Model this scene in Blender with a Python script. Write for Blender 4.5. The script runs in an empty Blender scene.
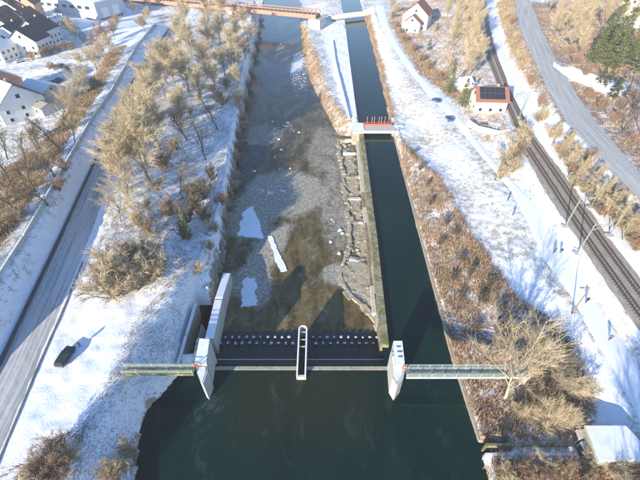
import bpy, math, random
import numpy as np
from mathutils import Vector, Matrix
random.seed(7)
RNG = np.random.default_rng(11)
S = bpy.context.scene
COL = S.collection
rad = math.radians

# ------------------------------------------------------------------ camera
FPX, PITCH, CAMH = 385.0, rad(42.0), 49.0
cd = bpy.data.cameras.new('camera'); cam = bpy.data.objects.new('camera', cd); COL.objects.link(cam)
UNIT = 1.45      # metres per layout unit: the layout below is written in these units and brought to metres at the end
cam.location = (0, 0, CAMH * UNIT); cam.rotation_euler = (rad(90) - PITCH, 0, 0)
cd.sensor_fit = 'HORIZONTAL'; cd.sensor_width = 36.0; cd.lens = FPX / 640 * 36
cd.clip_start = 0.5; cd.clip_end = 8000
S.camera = cam
# ------------------------------------------------------------------ world, sun, exposure
SUN_EL, SUN_AZ = 17.0, 30.0       # shadows fall SUN_AZ degrees right of straight ahead
w = bpy.data.worlds.new('World'); S.world = w; w.use_nodes = True
nt = w.node_tree; bg = nt.nodes['Background']
sky = nt.nodes.new('ShaderNodeTexSky'); sky.sky_type = 'NISHITA'; sky.sun_disc = False
sky.sun_elevation = rad(SUN_EL); sky.sun_rotation = rad(180 + SUN_AZ)
sky.air_density = 1.15; sky.dust_density = 0.05; sky.ozone_density = 3.0
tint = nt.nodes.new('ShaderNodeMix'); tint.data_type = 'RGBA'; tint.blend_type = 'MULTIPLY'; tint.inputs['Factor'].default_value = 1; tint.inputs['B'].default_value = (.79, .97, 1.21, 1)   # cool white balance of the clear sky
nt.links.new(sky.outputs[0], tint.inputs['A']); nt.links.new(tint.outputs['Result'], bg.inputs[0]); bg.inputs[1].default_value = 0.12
ld = bpy.data.lights.new('sun', 'SUN'); sun = bpy.data.objects.new('sun', ld); COL.objects.link(sun)
ld.energy = 4.7; ld.angle = rad(0.55); ld.color = (1.0, 0.915, 0.765)
sdir = Vector((math.sin(rad(SUN_AZ)) * math.cos(rad(SUN_EL)), math.cos(rad(SUN_AZ)) * math.cos(rad(SUN_EL)), -math.sin(rad(SUN_EL))))
sun.rotation_euler = sdir.to_track_quat('-Z', 'Y').to_euler(); sun.location = (-40, -60, 80)
S.view_settings.view_transform = 'Standard'; S.view_settings.look = 'None'
S.view_settings.exposure = 1.08; S.view_settings.gamma = 1.0
S.view_settings.use_curve_mapping = False
S.render.engine = 'CYCLES'

# ------------------------------------------------------------------ helpers
def G(x, y, z=0.0):
    """photo pixel (640x480) -> point of the place at height z"""
    u = (x - 320) / FPX; v = (240 - y) / FPX
    fy = math.cos(PITCH) + v * math.sin(PITCH); fz = -math.sin(PITCH) + v * math.cos(PITCH)
    t = (CAMH - z) / -fz
    return Vector((u * t, fy * t, z))
def GP(pts, z): return [G(x, y, z) for x, y in pts]
def smooth(a, b, x): 
    t = np.clip((x - a) / (b - a), 0, 1); return t * t * (3 - 2 * t)
_lat = RNG.random((256, 256))
def vnoise(x, y):
    xi = np.floor(x).astype(int); yi = np.floor(y).astype(int); fx = x - xi; fy = y - yi
    fx = fx * fx * (3 - 2 * fx); fy = fy * fy * (3 - 2 * fy)
    a = _lat[xi % 256, yi % 256]; b = _lat[(xi + 1) % 256, yi % 256]; c = _lat[xi % 256, (yi + 1) % 256]; d = _lat[(xi + 1) % 256, (yi + 1) % 256]
    return (a * (1 - fx) + b * fx) * (1 - fy) + (c * (1 - fx) + d * fx) * fy
def seg_dist(X, Y, poly, closed=True):
    P = [(p[0], p[1]) for p in poly]; n = len(P); best = np.full(X.shape, 1e9)
    for i in range(n if closed else n - 1):
        ax, ay = P[i]; bx, by = P[(i + 1) % n]; dx, dy = bx - ax, by - ay; L = dx * dx + dy * dy + 1e-9
        t = np.clip(((X - ax) * dx + (Y - ay) * dy) / L, 0, 1)
        best = np.minimum(best, np.hypot(X - ax - t * dx, Y - ay - t * dy))
    return best
def inside(X, Y, poly):
    P = [(p[0], p[1]) for p in poly]; n = len(P); r = np.zeros(X.shape, bool)
    for i in range(n):
        ax, ay = P[i]; bx, by = P[(i + 1) % n]
        if ay == by: continue
        c = ((ay > Y) != (by > Y)) & (X < (bx - ax) * (Y - ay) / (by - ay) + ax); r ^= c
    return r
def sdist(X, Y, poly):                      # positive inside
    d = seg_dist(X, Y, poly); return np.where(inside(X, Y, poly), d, -d)
def resample(pts, step):
    out = [Vector(pts[0])]
    for a, b in zip(pts[:-1], pts[1:]):
        a = Vector(a); b = Vector(b); n = max(1, int((b - a).length / step))
        for k in range(1, n + 1): out.append(a.lerp(b, k / n))
    return out
def tag(o, label=None, cat=None, group=None, kind=None):
    if label: o['label'] = label
    if cat: o['category'] = cat
    if group: o['group'] = group
    if kind: o['kind'] = kind
    return o
def link(name, me, parent=None):
    o = bpy.data.objects.new(name, me); COL.objects.link(o)
    if parent: o.parent = parent
    return o
def empty(name, loc, rz=0, label=None, cat=None, group=None):
    o = bpy.data.objects.new(name, None); COL.objects.link(o); o.location = loc; o.rotation_euler = (0, 0, rz); o.empty_display_size = .3
    return tag(o, label, cat, group)
def copy_tree(o, parent=None):
    c = o.copy(); COL.objects.link(c)
    if parent: c.parent = parent
    for ch in list(o.children): copy_tree(ch, c)
    return c
def set_smooth(me, on=True): me.polygons.foreach_set('use_smooth', [on] * len(me.polygons))

class MB:
    def __init__(s): s.v = []; s.f = []
    def add(s, vs, fs):
        n = len(s.v); s.v += [tuple(v) for v in vs]; s.f += [tuple(i + n for i in f) for f in fs]; return s
    def box(s, x0, y0, z0, x1, y1, z1, M=None):
        vs = [Vector(p) for p in ((x0,y0,z0),(x1,y0,z0),(x1,y1,z0),(x0,y1,z0),(x0,y0,z1),(x1,y0,z1),(x1,y1,z1),(x0,y1,z1))]
        if M is not None: vs = [M @ v for v in vs]
        return s.add(vs, [(3,2,1,0),(4,5,6,7),(0,1,5,4),(1,2,6,5),(2,3,7,6),(3,0,4,7)])
    def bar(s, a, b, wd, ht, up=(0, 0, 1)):
        a = Vector(a); b = Vector(b); d = (b - a).normalized(); sx = d.cross(Vector(up))
        if sx.length < 1e-4: sx = d.cross(Vector((1, 0, 0)))
        sx.normalize(); uz = sx.cross(d); vs = []
        for p in (a, b):
            for i, j in ((-1,-1),(1,-1),(1,1),(-1,1)): vs.append(p + sx * (i * wd / 2) + uz * (j * ht / 2))
        return s.add(vs, [(3,2,1,0),(4,5,6,7),(0,1,5,4),(1,2,6,5),(2,3,7,6),(3,0,4,7)])
    def tube(s, pts, rs, n=6, cap=True):
        pts = [Vector(p) for p in pts]; base = len(s.v); up = Vector((.31, .17, .93))
        for i, p in enumerate(pts):
            d = (pts[min(i + 1, len(pts) - 1)] - pts[max(i - 1, 0)]).normalized(); a = d.cross(up)
            if a.length < .05: a = d.cross(Vector((1, 0, 0)))
            a.normalize(); b = d.cross(a); r = rs[i] if hasattr(rs, '__len__') else rs
            for k in range(n):
                t = 2 * math.pi * k / n; s.v.append(tuple(p + a * (r * math.cos(t)) + b * (r * math.sin(t))))
        for i in range(len(pts) - 1):
            for k in range(n):
                q = base + i * n; s.f.append((q + k, q + (k + 1) % n, q + n + (k + 1) % n, q + n + k))
        if cap:
            s.f.append(tuple(base + k for k in range(n - 1, -1, -1))); s.f.append(tuple(base + (len(pts) - 1) * n + k for k in range(n)))
        return s
    def prism(s, poly, z0, z1):
        """poly: list of xy(or xyz), counter-clockwise or not; z0/z1 number or list"""
        n = len(poly); a = sum(poly[i][0] * poly[(i + 1) % n][1] - poly[(i + 1) % n][0] * poly[i][1] for i in range(n))
        if a < 0: poly = poly[::-1]; z1 = z1[::-1] if hasattr(z1, '__len__') else z1
        g = lambda z, i: z[i] if hasattr(z, '__len__') else z
        vs = [(p[0], p[1], g(z0, i)) for i, p in enumerate(poly)] + [(p[0], p[1], g(z1, i)) for i, p in enumerate(poly)]
        return s.add(vs, [tuple(range(n - 1, -1, -1)), tuple(range(n, 2 * n))] + [(i, (i + 1) % n, n + (i + 1) % n, n + i) for i in range(n)])
    def mesh(s, name, mat=None, smooth=False):
        me = bpy.data.meshes.new(name); me.from_pydata(s.v, [], s.f)
        if mat: me.materials.append(mat)
        if smooth: set_smooth(me)
        return me
    def build(s, name, mat, parent=None, smooth=False): return link(name, s.mesh(name, mat, smooth), parent)

# ------------------------------------------------------------------ materials
def mat(name, base, rough=.85, var=.25, scale=1.0, bump=.0, second=None, spec=.3, metal=0., dirt=None, dirt_amt=.45, dscale=.6):
    m = bpy.data.materials.new(name); m.use_nodes = True; N = m.node_tree.nodes; L = m.node_tree.links; p = N['Principled BSDF']
    p.inputs['Roughness'].default_value = rough; p.inputs['Metallic'].default_value = metal
    p.inputs['Specular IOR Level'].default_value = spec
    tc = N.new('ShaderNodeTexCoord'); n1 = N.new('ShaderNodeTexNoise'); n1.inputs['Scale'].default_value = 3.1 * scale; n1.inputs['Detail'].default_value = 6
    L.new(tc.outputs['Object'], n1.inputs['Vector'])
    mx = N.new('ShaderNodeMix'); mx.data_type = 'RGBA'
    b2 = second or tuple(c * (1 - var * 1.6) for c in base)
    mr = N.new('ShaderNodeMapRange'); mr.inputs[1].default_value = .32; mr.inputs[2].default_value = .68
    L.new(n1.outputs['Fac'], mr.inputs[0]); L.new(mr.outputs[0], mx.inputs['Factor'])
    mx.inputs['A'].default_value = (*b2, 1); mx.inputs['B'].default_value = (*base, 1)
    out = mx.outputs['Result']
    if dirt:
        n2 = N.new('ShaderNodeTexNoise'); n2.inputs['Scale'].default_value = dscale; n2.inputs['Detail'].default_value = 8; n2.inputs['Roughness'].default_value = .7
        L.new(tc.outputs['Object'], n2.inputs['Vector'])
        m2 = N.new('ShaderNodeMapRange'); m2.inputs[1].default_value = 1 - dirt_amt - .06; m2.inputs[2].default_value = 1 - dirt_amt + .06
        L.new(n2.outputs['Fac'], m2.inputs[0])
        mz = N.new('ShaderNodeMix'); mz.data_type = 'RGBA'; L.new(m2.outputs[0], mz.inputs['Factor']); L.new(out, mz.inputs['A']); mz.inputs['B'].default_value = (*dirt, 1); out = mz.outputs['Result']
    L.new(out, p.inputs['Base Color'])
    if bump:
        n3 = N.new('ShaderNodeTexNoise'); n3.inputs['Scale'].default_value = 6 * scale; n3.inputs['Detail'].default_value = 8
        L.new(tc.outputs['Object'], n3.inputs['Vector'])
        bp = N.new('ShaderNodeBump'); bp.inputs['Strength'].default_value = min(1, bump * 3); bp.inputs['Distance'].default_value = bump; L.new(n3.outputs['Fac'], bp.inputs['Height']); L.new(bp.outputs[0], p.inputs['Normal'])
    return m
M = {}
M['snow'] = mat('snow', (.86, .87, .90), .75, .06, .5, .05)
M['snow_dirty'] = mat('snow_dirty', (.80, .80, .82), .8, .08, .6, .05, dirt=(.40, .37, .33), dirt_amt=.36, dscale=1.2)
M['concrete'] = mat('concrete', (.46, .41, .33), .85, .22, .7, .02, dirt=(.26, .23, .17), dirt_amt=.42, dscale=1.1)
M['concrete_pale'] = mat('concrete_pale', (.60, .57, .50), .85, .16, .7, .02, dirt=(.38, .35, .29), dirt_amt=.38, dscale=.9)
M['concrete_moss'] = mat('concrete_moss', (.42, .35, .24), .9, .25, .5, .03, dirt=(.16, .16, .05), dirt_amt=.50, dscale=.8)
M['concrete_dark'] = mat('concrete_dark', (.05, .055, .055), .5, .35, .6, .02)
M['steel_dark'] = mat('steel_dark', (.035, .04, .045), .45, .3, 1, .01, metal=.3)
M['steel_green'] = mat('steel_green', (.42, .50, .42), .55, .12, 2)
M['grating'] = mat('grating', (.20, .24, .22), .7, .25, 3, dirt=(.6, .6, .6), dirt_amt=.40, dscale=2.5)
M['grating_olive'] = mat('grating_olive', (.20, .20, .14), .7, .25, 3, dirt=(.45, .44, .38), dirt_amt=.40, dscale=2.5)
M['rust'] = mat('rust', (.42, .20, .12), .85, .3, 1.5, .01, dirt=(.24, .11, .07), dirt_amt=.4)
M['rust_pale'] = mat('rust_pale', (.58, .31, .22), .85, .25, 1.2, .01, dirt=(.30, .17, .11), dirt_amt=.4)
M['wood'] = mat('wood', (.30, .22, .15), .9, .3, 3)
M['bark'] = mat('bark', (.34, .265, .17), .95, .3, 4)
M['bark_dark'] = mat('bark_dark', (.13, .10, .07), .95, .3, 4)
M['twig'] = mat('twig', (.64, .51, .325), .95, .25, 1.2)
M['twig_grey'] = mat('twig_grey', (.62, .50, .32), .95, .25, 1.2)
M['twig_dark'] = mat('twig_dark', (.22, .17, .115), .95, .3, 1.2)
M['twig_red'] = mat('twig_red', (.44, .29, .19), .95, .3, 1.2)
M['needles'] = mat('needles', (.25, .26, .09), .9, .3, 2, second=(.13, .15, .055))
M['needles_dark'] = mat('needles_dark', (.10, .115, .055), .9, .3, 2)
M['rock'] = mat('rock', (.34, .29, .22), .9, .3, 1, .04, dirt=(.15, .12, .09), dirt_amt=.42)
M['plaster_white'] = mat('plaster_white', (.78, .77, .74), .9, .05, .4)
M['plaster_grey'] = mat('plaster_grey', (.55, .56, .58), .9, .06, .4)
M['plaster_cream'] = mat('plaster_cream', (.72, .64, .50), .9, .06, .4)
M['plaster_orange'] = mat('plaster_orange', (.62, .36, .24), .9, .08, .4)
M['roof_dark'] = mat('roof_dark', (.06, .06, .068), .7, .25, 1, .02, dirt=(.5, .5, .53), dirt_amt=.30, dscale=.5)
M['roof_brown'] = mat('roof_brown', (.20, .12, .09), .8, .25, 1, .02, dirt=(.7, .7, .72), dirt_amt=.36, dscale=.35)
M['roof_red'] = mat('roof_red', (.36, .15, .10), .8, .2, 1, .02)
M['solar'] = mat('solar', (.03, .035, .055), .25, .2, 1, spec=.5)
M['glass'] = mat('glass', (.03, .04, .055), .12, .2, 1, spec=.5)
M['frame_dark'] = mat('frame_dark', (.10, .10, .11), .6)
M['tyre'] = mat('tyre', (.02, .02, .02), .9)
M['rim'] = mat('rim', (.45, .45, .47), .35, metal=.8)
M['rail'] = mat('rail', (.15, .11, .09), .5, .2, 2, metal=.4)
M['sleeper'] = mat('sleeper', (.25, .205, .165), .9, .25, 2)
M['mast'] = mat('mast', (.30, .31, .27), .6, .15, 2)
M['lamp_brown'] = mat('lamp_brown', (.32, .19, .12), .7, .2, 2)
M['red'] = mat('red', (.62, .10, .05), .6, .1)
M['skin'] = mat('skin', (.55, .36, .27), .6, .1, 3)
M['white_paint'] = mat('white_paint', (.8, .8, .78), .6, .05)
M['orange_light'] = mat('orange_light', (.6, .12, .05), .3)
M['clear_light'] = mat('clear_light', (.75, .75, .75), .2)
M['fence_blue'] = mat('fence_blue', (.55, .58, .66), .8, .1)

def ground_material():
    m = bpy.data.materials.new('winter_ground'); m.use_nodes = True; N = m.node_tree.nodes; L = m.node_tree.links; p = N['Principled BSDF']
    p.inputs['Roughness'].default_value = .9; p.inputs['Specular IOR Level'].default_value = .15
    tc = N.new('ShaderNodeTexCoord'); at = N.new('ShaderNodeVertexColor'); at.layer_name = 'zone'; sp = N.new('ShaderNodeSeparateColor'); L.new(at.outputs['Color'], sp.inputs[0])
    def noise(sc, det=6, ro=.6):
        n = N.new('ShaderNodeTexNoise'); n.inputs['Scale'].default_value = sc; n.inputs['Detail'].default_value = det; n.inputs['Roughness'].default_value = ro; L.new(tc.outputs['Object'], n.inputs['Vector']); return n.outputs['Fac']
    def math_(op, a, b):
        n = N.new('ShaderNodeMath'); n.operation = op
        for i, q in enumerate((a, b)):
            if isinstance(q, (int, float)): n.inputs[i].default_value = q
            else: L.new(q, n.inputs[i])
        return n.outputs[0]
    def mixc(f, a, b):
        n = N.new('ShaderNodeMix'); n.data_type = 'RGBA'
        if isinstance(f, (int, float)): n.inputs['Factor'].default_value = f
        else: L.new(f, n.inputs['Factor'])
        for k, q in (('A', a), ('B', b)):
            if isinstance(q, tuple): n.inputs[k].default_value = (*q, 1)
            else: L.new(q, n.inputs[k])
        return n.outputs['Result']
    def mrange(v, a, b):
        n = N.new('ShaderNodeMapRange'); n.interpolation_type = 'SMOOTHSTEP'; L.new(v, n.inputs[0]); n.inputs[1].default_value = a; n.inputs[2].default_value = b; return n.outputs[0]
    fine = noise(4.5, 5, .65); med = noise(.9, 6, .65); big = noise(.13, 5, .55)
    grass = mixc(mrange(med, .35, .65), (.40, .35, .265), (.55, .50, .42))
    brown = mixc(mrange(med, .36, .64), (.22, .13, .08), (.46, .30, .19))
    brown = mixc(mrange(fine, .5, .72), brown, (.46, .33, .2))
    soil = mixc(sp.outputs[1], grass, brown)
    rubble = mixc(mrange(fine, .4, .6), (.12, .10, .08), (.36, .30, .23))
    soil = mixc(sp.outputs[2], soil, rubble)
    nz = math_('ADD', math_('MULTIPLY', fine, .45), math_('ADD', math_('MULTIPLY', med, .40), math_('MULTIPLY', big, .25)))   # about .3 .. .8
    d = math_('SUBTRACT', nz, math_('SUBTRACT', .80, math_('MULTIPLY', sp.outputs[0], .46)))
    cover = mrange(d, -.05, .06)
    snow = mixc(mrange(med, .3, .7), (.80, .82, .86), (.88, .88, .89))
    col = mixc(cover, soil, snow)
    L.new(col, p.inputs['Base Color'])
    bp = N.new('ShaderNodeBump'); bp.inputs['Strength'].default_value = .8; bp.inputs['Distance'].default_value = .16
    L.new(math_('ADD', math_('MULTIPLY', fine, .5), med), bp.inputs['Height']); L.new(bp.outputs[0], p.inputs['Normal'])
    return m
M['ground'] = ground_material()

def road_material(name, tarmac, streak, amt, scale=(2.2, .05, 1)):
    m = bpy.data.materials.new(name); m.use_nodes = True; N = m.node_tree.nodes; L = m.node_tree.links; p = N['Principled BSDF']
    p.inputs['Roughness'].default_value = .8; p.inputs['Specular IOR Level'].default_value = .3
    uv = N.new('ShaderNodeUVMap'); uv.uv_map = 'UVMap'
    mp = N.new('ShaderNodeMapping'); mp.inputs['Scale'].default_value = scale; L.new(uv.outputs[0], mp.inputs[0])
    n = N.new('ShaderNodeTexNoise'); n.inputs['Scale'].default_value = 1.; n.inputs['Detail'].default_value = 5; L.new(mp.outputs[0], n.inputs['Vector'])
    n2 = N.new('ShaderNodeTexNoise'); n2.inputs['Scale'].default_value = .9; n2.inputs['Detail'].default_value = 9; n2.inputs['Roughness'].default_value = .7; L.new(uv.outputs[0], n2.inputs['Vector'])
    ad = N.new('ShaderNodeMath'); ad.operation = 'MULTIPLY_ADD'; L.new(n2.outputs['Fac'], ad.inputs[0]); ad.inputs[1].default_value = .45; L.new(n.outputs['Fac'], ad.inputs[2])
    mr = N.new('ShaderNodeMapRange'); mr.inputs[1].default_value = .95 - amt - .12; mr.inputs[2].default_value = .95 - amt + .18; L.new(ad.outputs[0], mr.inputs[0])
    mx = N.new('ShaderNodeMix'); mx.data_type = 'RGBA'; L.new(mr.outputs[0], mx.inputs['Factor']); mx.inputs['A'].default_value = (*tarmac, 1); mx.inputs['B'].default_value = (*streak, 1)
    L.new(mx.outputs['Result'], p.inputs['Base Color']); return m
M['road'] = road_material('salted_asphalt', (.30, .285, .26), (.58, .56, .53), .30)
M['road_upper'] = road_material('salted_asphalt_upper', (.36, .345, .32), (.54, .52, .48), .26)
M['path_snow'] = road_material('trodden_snow', (.70, .70, .71), (.87, .87, .885), .48, (1.4, .25, 1))
M['ballast'] = road_material('ballast', (.30, .25, .20), (.43, .37, .30), .24, (3, .6, 1))
M['path_dark'] = road_material('frosty_path', (.20, .18, .16), (.62, .62, .63), .22, (2, .1, 1))

def water_material(name, river=False):
    m = bpy.data.materials.new(name); m.use_nodes = True; N = m.node_tree.nodes; L = m.node_tree.links; p = N['Principled BSDF']
    p.inputs['Roughness'].default_value = .10; p.inputs['IOR'].default_value = 1.33; p.inputs['Specular IOR Level'].default_value = .32
    tc = N.new('ShaderNodeTexCoord'); at = N.new('ShaderNodeVertexColor'); at.layer_name = 'zone'; sp = N.new('ShaderNodeSeparateColor'); L.new(at.outputs['Color'], sp.inputs[0])
    def noise(sc, det=6, ro=.6, vs=(1, 1, 1), dist=0):
        mp = N.new('ShaderNodeMapping'); mp.inputs['Scale'].default_value = vs; L.new(tc.outputs['Object'], mp.inputs[0])
        n = N.new('ShaderNodeTexNoise'); n.inputs['Scale'].default_value = sc; n.inputs['Detail'].default_value = det; n.inputs['Roughness'].default_value = ro; n.inputs['Distortion'].default_value = dist; L.new(mp.outputs[0], n.inputs['Vector']); return n.outputs['Fac']
    def mixc(f, a, b):
        n = N.new('ShaderNodeMix'); n.data_type = 'RGBA'
        if isinstance(f, (int, float)): n.inputs['Factor'].default_value = f
        else: L.new(f, n.inputs['Factor'])
        for k, q in (('A', a), ('B', b)):
            if isinstance(q, tuple): n.inputs[k].default_value = (*q, 1)
            else: L.new(q, n.inputs[k])
        return n.outputs['Result']
    def mrange(v, a, b, c=0., d=1.):
        n = N.new('ShaderNodeMapRange'); n.interpolation_type = 'SMOOTHSTEP'; L.new(v, n.inputs[0]); n.inputs[1].default_value = a; n.inputs[2].default_value = b; n.inputs[3].default_value = c; n.inputs[4].default_value = d; return n.outputs[0]
    def mul(a, b):
        n = N.new('ShaderNodeMath'); n.operation = 'MULTIPLY'
        for i, q in enumerate((a, b)):
            if isinstance(q, (int, float)): n.inputs[i].default_value = q
            else: L.new(q, n.inputs[i])
        return n.outputs[0]
    def sub(a, b):
        n = N.new('ShaderNodeMath'); n.operation = 'SUBTRACT'
        for i, q in enumerate((a, b)):
            if isinstance(q, (int, float)): n.inputs[i].default_value = q
            else: L.new(q, n.inputs[i])
        return n.outputs[0]
    if river:
        streaks = noise(.35, 7, .65, (1.5, .45, 1), .6); fine = noise(1.6, 7, .7)
        shal = mixc(mrange(streaks, .35, .66), (.058, .044, .016), (.165, .123, .052))
        shal = mixc(mrange(fine, .52, .74), shal, (.22, .165, .085))
        deep = mixc(mrange(streaks, .35, .65), (.022, .030, .036), (.055, .062, .062))
        c = mixc(sp.outputs[0], deep, shal)
        cloud = noise(.5, 8, .68, (1, .7, 1), .8)
        icef = mul(mrange(sub(cloud, sub(1., sp.outputs[1])), -.42, .02), .85)
        icecol = mixc(mrange(fine, .35, .65), (.23, .205, .155), (.50, .465, .40))
        c = mixc(icef, c, icecol)
        spk = noise(1.15, 5, .62, (1, .8, 1)); foam = mrange(sub(spk, sub(1., sp.outputs[2])), -.17, -.05)
        c = mixc(foam, c, (.72, .73, .72))
        rr = N.new('ShaderNodeMath'); rr.operation = 'MAXIMUM'; L.new(icef, rr.inputs[0]); L.new(foam, rr.inputs[1])
        L.new(mrange(rr.outputs[0], 0, 1, .14, .85), p.inputs['Roughness'])
        bs = .25
    else:
        streaks = noise(.10, 5, .6, (1.4, .5, 1), .7); fine = noise(.7, 7, .7, (1, 1, 1), 1.2)
        c = mixc(mrange(streaks, .3, .7), (.0015, .0155, .0125), (.0035, .024, .019))
        c = mixc(mul(sp.outputs[0], mrange(streaks, .2, .7, .55, 1)), c, (.026, .027, .013))
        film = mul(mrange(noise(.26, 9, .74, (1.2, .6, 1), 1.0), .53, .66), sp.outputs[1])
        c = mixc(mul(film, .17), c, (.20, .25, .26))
        bs = .10
    L.new(c, p.inputs['Base Color'])
    bn = noise(1.4, 4, .55, (1, .7, 1)); bp = N.new('ShaderNodeBump'); bp.inputs['Strength'].default_value = bs; bp.inputs['Distance'].default_value = .08; L.new(bn, bp.inputs['Height']); L.new(bp.outputs[0], p.inputs['Normal'])
    return m
M['water'] = water_material('still_water'); M['river'] = water_material('river_water', True)

# ------------------------------------------------------------------ layout lines (photo pixels + height)
ZP, ZR = 0.0, -2.5          # pool/canal level, lower river level
road_L = [(-46,440),(2,360),(59,240),(95,162),(127,92),(146,60),(171,27),(184,6)]; road_R = [(-10,480),(40,360),(88,245),(117,162),(142,92),(160,60),(181,27),(192,6)]
par = [(-40,345),(0,276),(25,237),(92,120),(113,90),(137,47),(158,22)]
lane = [(-50,345),(-8,276),(17,237),(86,120),(108,90),(132,47),(154,22)]
bank_top = [(60,490),(84,440),(105,410),(122,378),(130,352),(146,322),(172,295),(196,258),(212,216),(222,170),(230,120),(240,70),(250,30),(254,0)]
shore = [(132,500),(135,480),(140,430),(150,403),(160,397),(175,379),(182,366)]
riv_L = [(216,300),(218,270),(224,255),(225,235),(228,215),(233,190),(235,165),(242,120),(250,80),(256,50),(262,15),(264,0)]
riv_R = [(299,0),(300,15),(302,50),(310,80),(320,100),(331,120),(338,135),(361,137.5),(373,240),(381,312),(385.5,345)]
can_L = [(391,366),(388,345),(377,240),(363,131),(357,118),(349.5,60),(344.5,20),(339,0)]
can_R = [(360,0),(365.5,20),(376,60),(389,115),(392.5,131),(421,240),(453,360),(479,441)]
brush_edge = [(398,128),(405,145),(440,180),(472,238),(480,247),(517,300),(545,320),(572,352),(590,400)]
path_L = [(374,5),(381,28),(402,62),(427,95),(450,118),(480,155),(510,190),(527,225),(537,252),(567,292),(590,335),(612,372),(640,425),(668,480)]
path_R = [(384,5),(389,25),(400,47),(420,75),(447,100),(480,144),(505,173),(535,203),(555,226),(575,258),(590,290),(610,322),(630,350),(655,392),(690,450)]
rail_L = [(470,0),(478,30),(488,62),(503,100),(522,150),(555,207),(587,255),(640,332),(700,420)]
rail_R = [(486,0),(490,28),(498,58),(511,92),(534,136),(572,186),(610,240),(646,288),(720,380)]
verge_L = [(487,0),(491,27),(499,57),(512,91),(536,136),(574,186),(612,240),(648,288),(722,380)]
verge_R = [(493,0),(497,25),(506,55),(520,88),(545,132),(583,180),(622,232),(660,282),(738,370)]
up_L = [(513,-8),(514,0),(517,25),(530,55),(547,92),(564,122),(598,160),(640,200),(700,262)]
up_R = [(530,-8),(531,0),(540,25),(555,55),(575,90),(596,120),(640,172),(700,238)]
side_L = [(556,58),(575,72),(598,84),(625,93),(660,100)]; side_R = [(556,53),(578,66),(602,78),(628,86),(664,92)]

pool_poly = GP(shore, ZP) + [G(196, 368, ZP), G(391, 367.5, ZP)] + GP(can_L, ZP) + [Vector((9, 420, 0)), Vector((28, 420, 0))] + GP(can_R, ZP) + \
    [G(500, 443, ZP), G(508, 445, ZP), G(508, 455, ZP), G(484, 456, ZP), G(490, 480, ZP), Vector((19, -4, 0)), Vector((22, -60, 0)), Vector((-30, -60, 0)), Vector((-22, -5, 0))]
river_poly = [G(206, 345, ZR)] + GP(riv_L, ZR) + [Vector((-38, 420, 0)), Vector((-5, 420, 0))] + GP(riv_R, ZR) + [G(389, 366, ZR), G(206, 366, ZR)]
fish_poly = [G(183, 366, ZR), G(190, 335, ZR), G(199, 304, ZR), G(214, 304, ZR), G(207, 335, ZR), G(199, 366, ZR)]

# ------------------------------------------------------------------ terrain
def centre(a, b, n=60):
    A = resample(a, 1e9); B = resample(b, 1e9)
    def at(P, t):
        ls = [0]
        for i in range(len(P) - 1): ls.append(ls[-1] + (P[i + 1] - P[i]).length)
        s = t * ls[-1]
        for i in range(len(P) - 1):
            if s <= ls[i + 1] + 1e-6: return P[i].lerp(P[i + 1], (s - ls[i]) / max(1e-6, ls[i + 1] - ls[i]))
        return P[-1]
    return [(at(A, k / n), at(B, k / n)) for k in range(n + 1)]
ctrl = []
def cl(pts, z, step=2.0, to=None):
    P = GP(pts, z) if to is None else [G(x, y, z + (to - z) * i / (len(pts) - 1)) for i, (x, y) in enumerate(pts)]
    ctrl.extend((p.x, p.y, p.z) for p in resample(P, step))
cl(road_L, 4); cl(road_R, 4); cl(par, 8.0); cl(lane, 8.2)
cl(bank_top, 4.6, 1.5); cl(shore, .05, 1.5); cl(riv_L, -2.4, 2); cl(riv_R, -2.4, 2)
cl(can_R, .75, 2); cl([(x - 2.5, y) for x, y in can_L[1:]], .6, 2.5)
cl([(303,18),(318,60),(328,95),(345,117)], 1.0)
cl(brush_edge, 2.6, 3); cl(path_L, 3.5); cl(path_R, 3.5); cl(rail_L, 5); cl(rail_R, 5); cl(verge_R, 5.2)
cl(up_L, 9.5); cl(up_R, 9.5); cl(side_R, 12, 3)
cl([(178,362),(185,335),(194,304)], .9, 1.5); cl([(500,441),(540,441),(578,441)], 1.6, 1.5); cl([(490,458),(540,459),(590,460)], 1.0, 1.5); cl([(500,478),(560,478)], 1.5, 2)
cl([(590,425),(628,425),(600,461)], 2.6, 1.5)
def ramp(a, za, b, zb, n=3):
    rows = centre(GP(a, za), GP(b, zb), 45)
    for p, q in rows:
        for k in range(1, n + 1): c = p.lerp(q, k / (n + 1)); ctrl.append((c.x, c.y, c.z))
ramp([(75,480),(84,440),(105,410),(122,378),(130,352)], 4.6, [(135,480),(140,430),(150,403),(165,392),(180,366)], .05)
ramp([(130,352),(146,322),(172,295),(196,258)], 4.6, [(180,362),(186,335),(194,304),(216,272)], .4)
ramp([(196,258),(212,216),(222,170),(230,120),(240,70),(250,30)], 4.6, [(218,270),(225,235),(235,165),(242,120),(250,80),(258,32)], -2.4)
ramp(par, 8.0, [(x - 1.5, y) for x, y in road_L[:-1]], 4.0)
ramp(can_R[3:], .75, brush_edge, 2.6)
cl([(60,300),(110,300),(75,360),(40,440)], 3.9, 4)
for x in range(-330, -100, 25):
    for y in range(40, 340, 30):
        if x < -75 - (y - 30) * .12 - 22: ctrl.append((x, y, 8.6))
for y in range(-40, 340, 20):
    xx = np.interp(y, [-40, 30, 80, 130, 200, 300], [75, 95, 110, 120, 150, 185])
    for k in range(7): ctrl.append((xx + k * 25, y, 13.0 + k * 6))
for x in (-90, -60, -45): ctrl += [(x, -20, 5), (x, -60, 5)]
for x in (35, 45, 55): ctrl += [(x, -15, 3.3), (x, -50, 3.3)]
ctrl = np.array(ctrl)
def axis(segs):
    out = [segs[0][0]]
    for a, b, st in segs:
        n = max(1, int(round((b - a) / st))); out += [a + (b - a) * k / n for k in range(1, n + 1)]
    return np.array(out)
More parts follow.
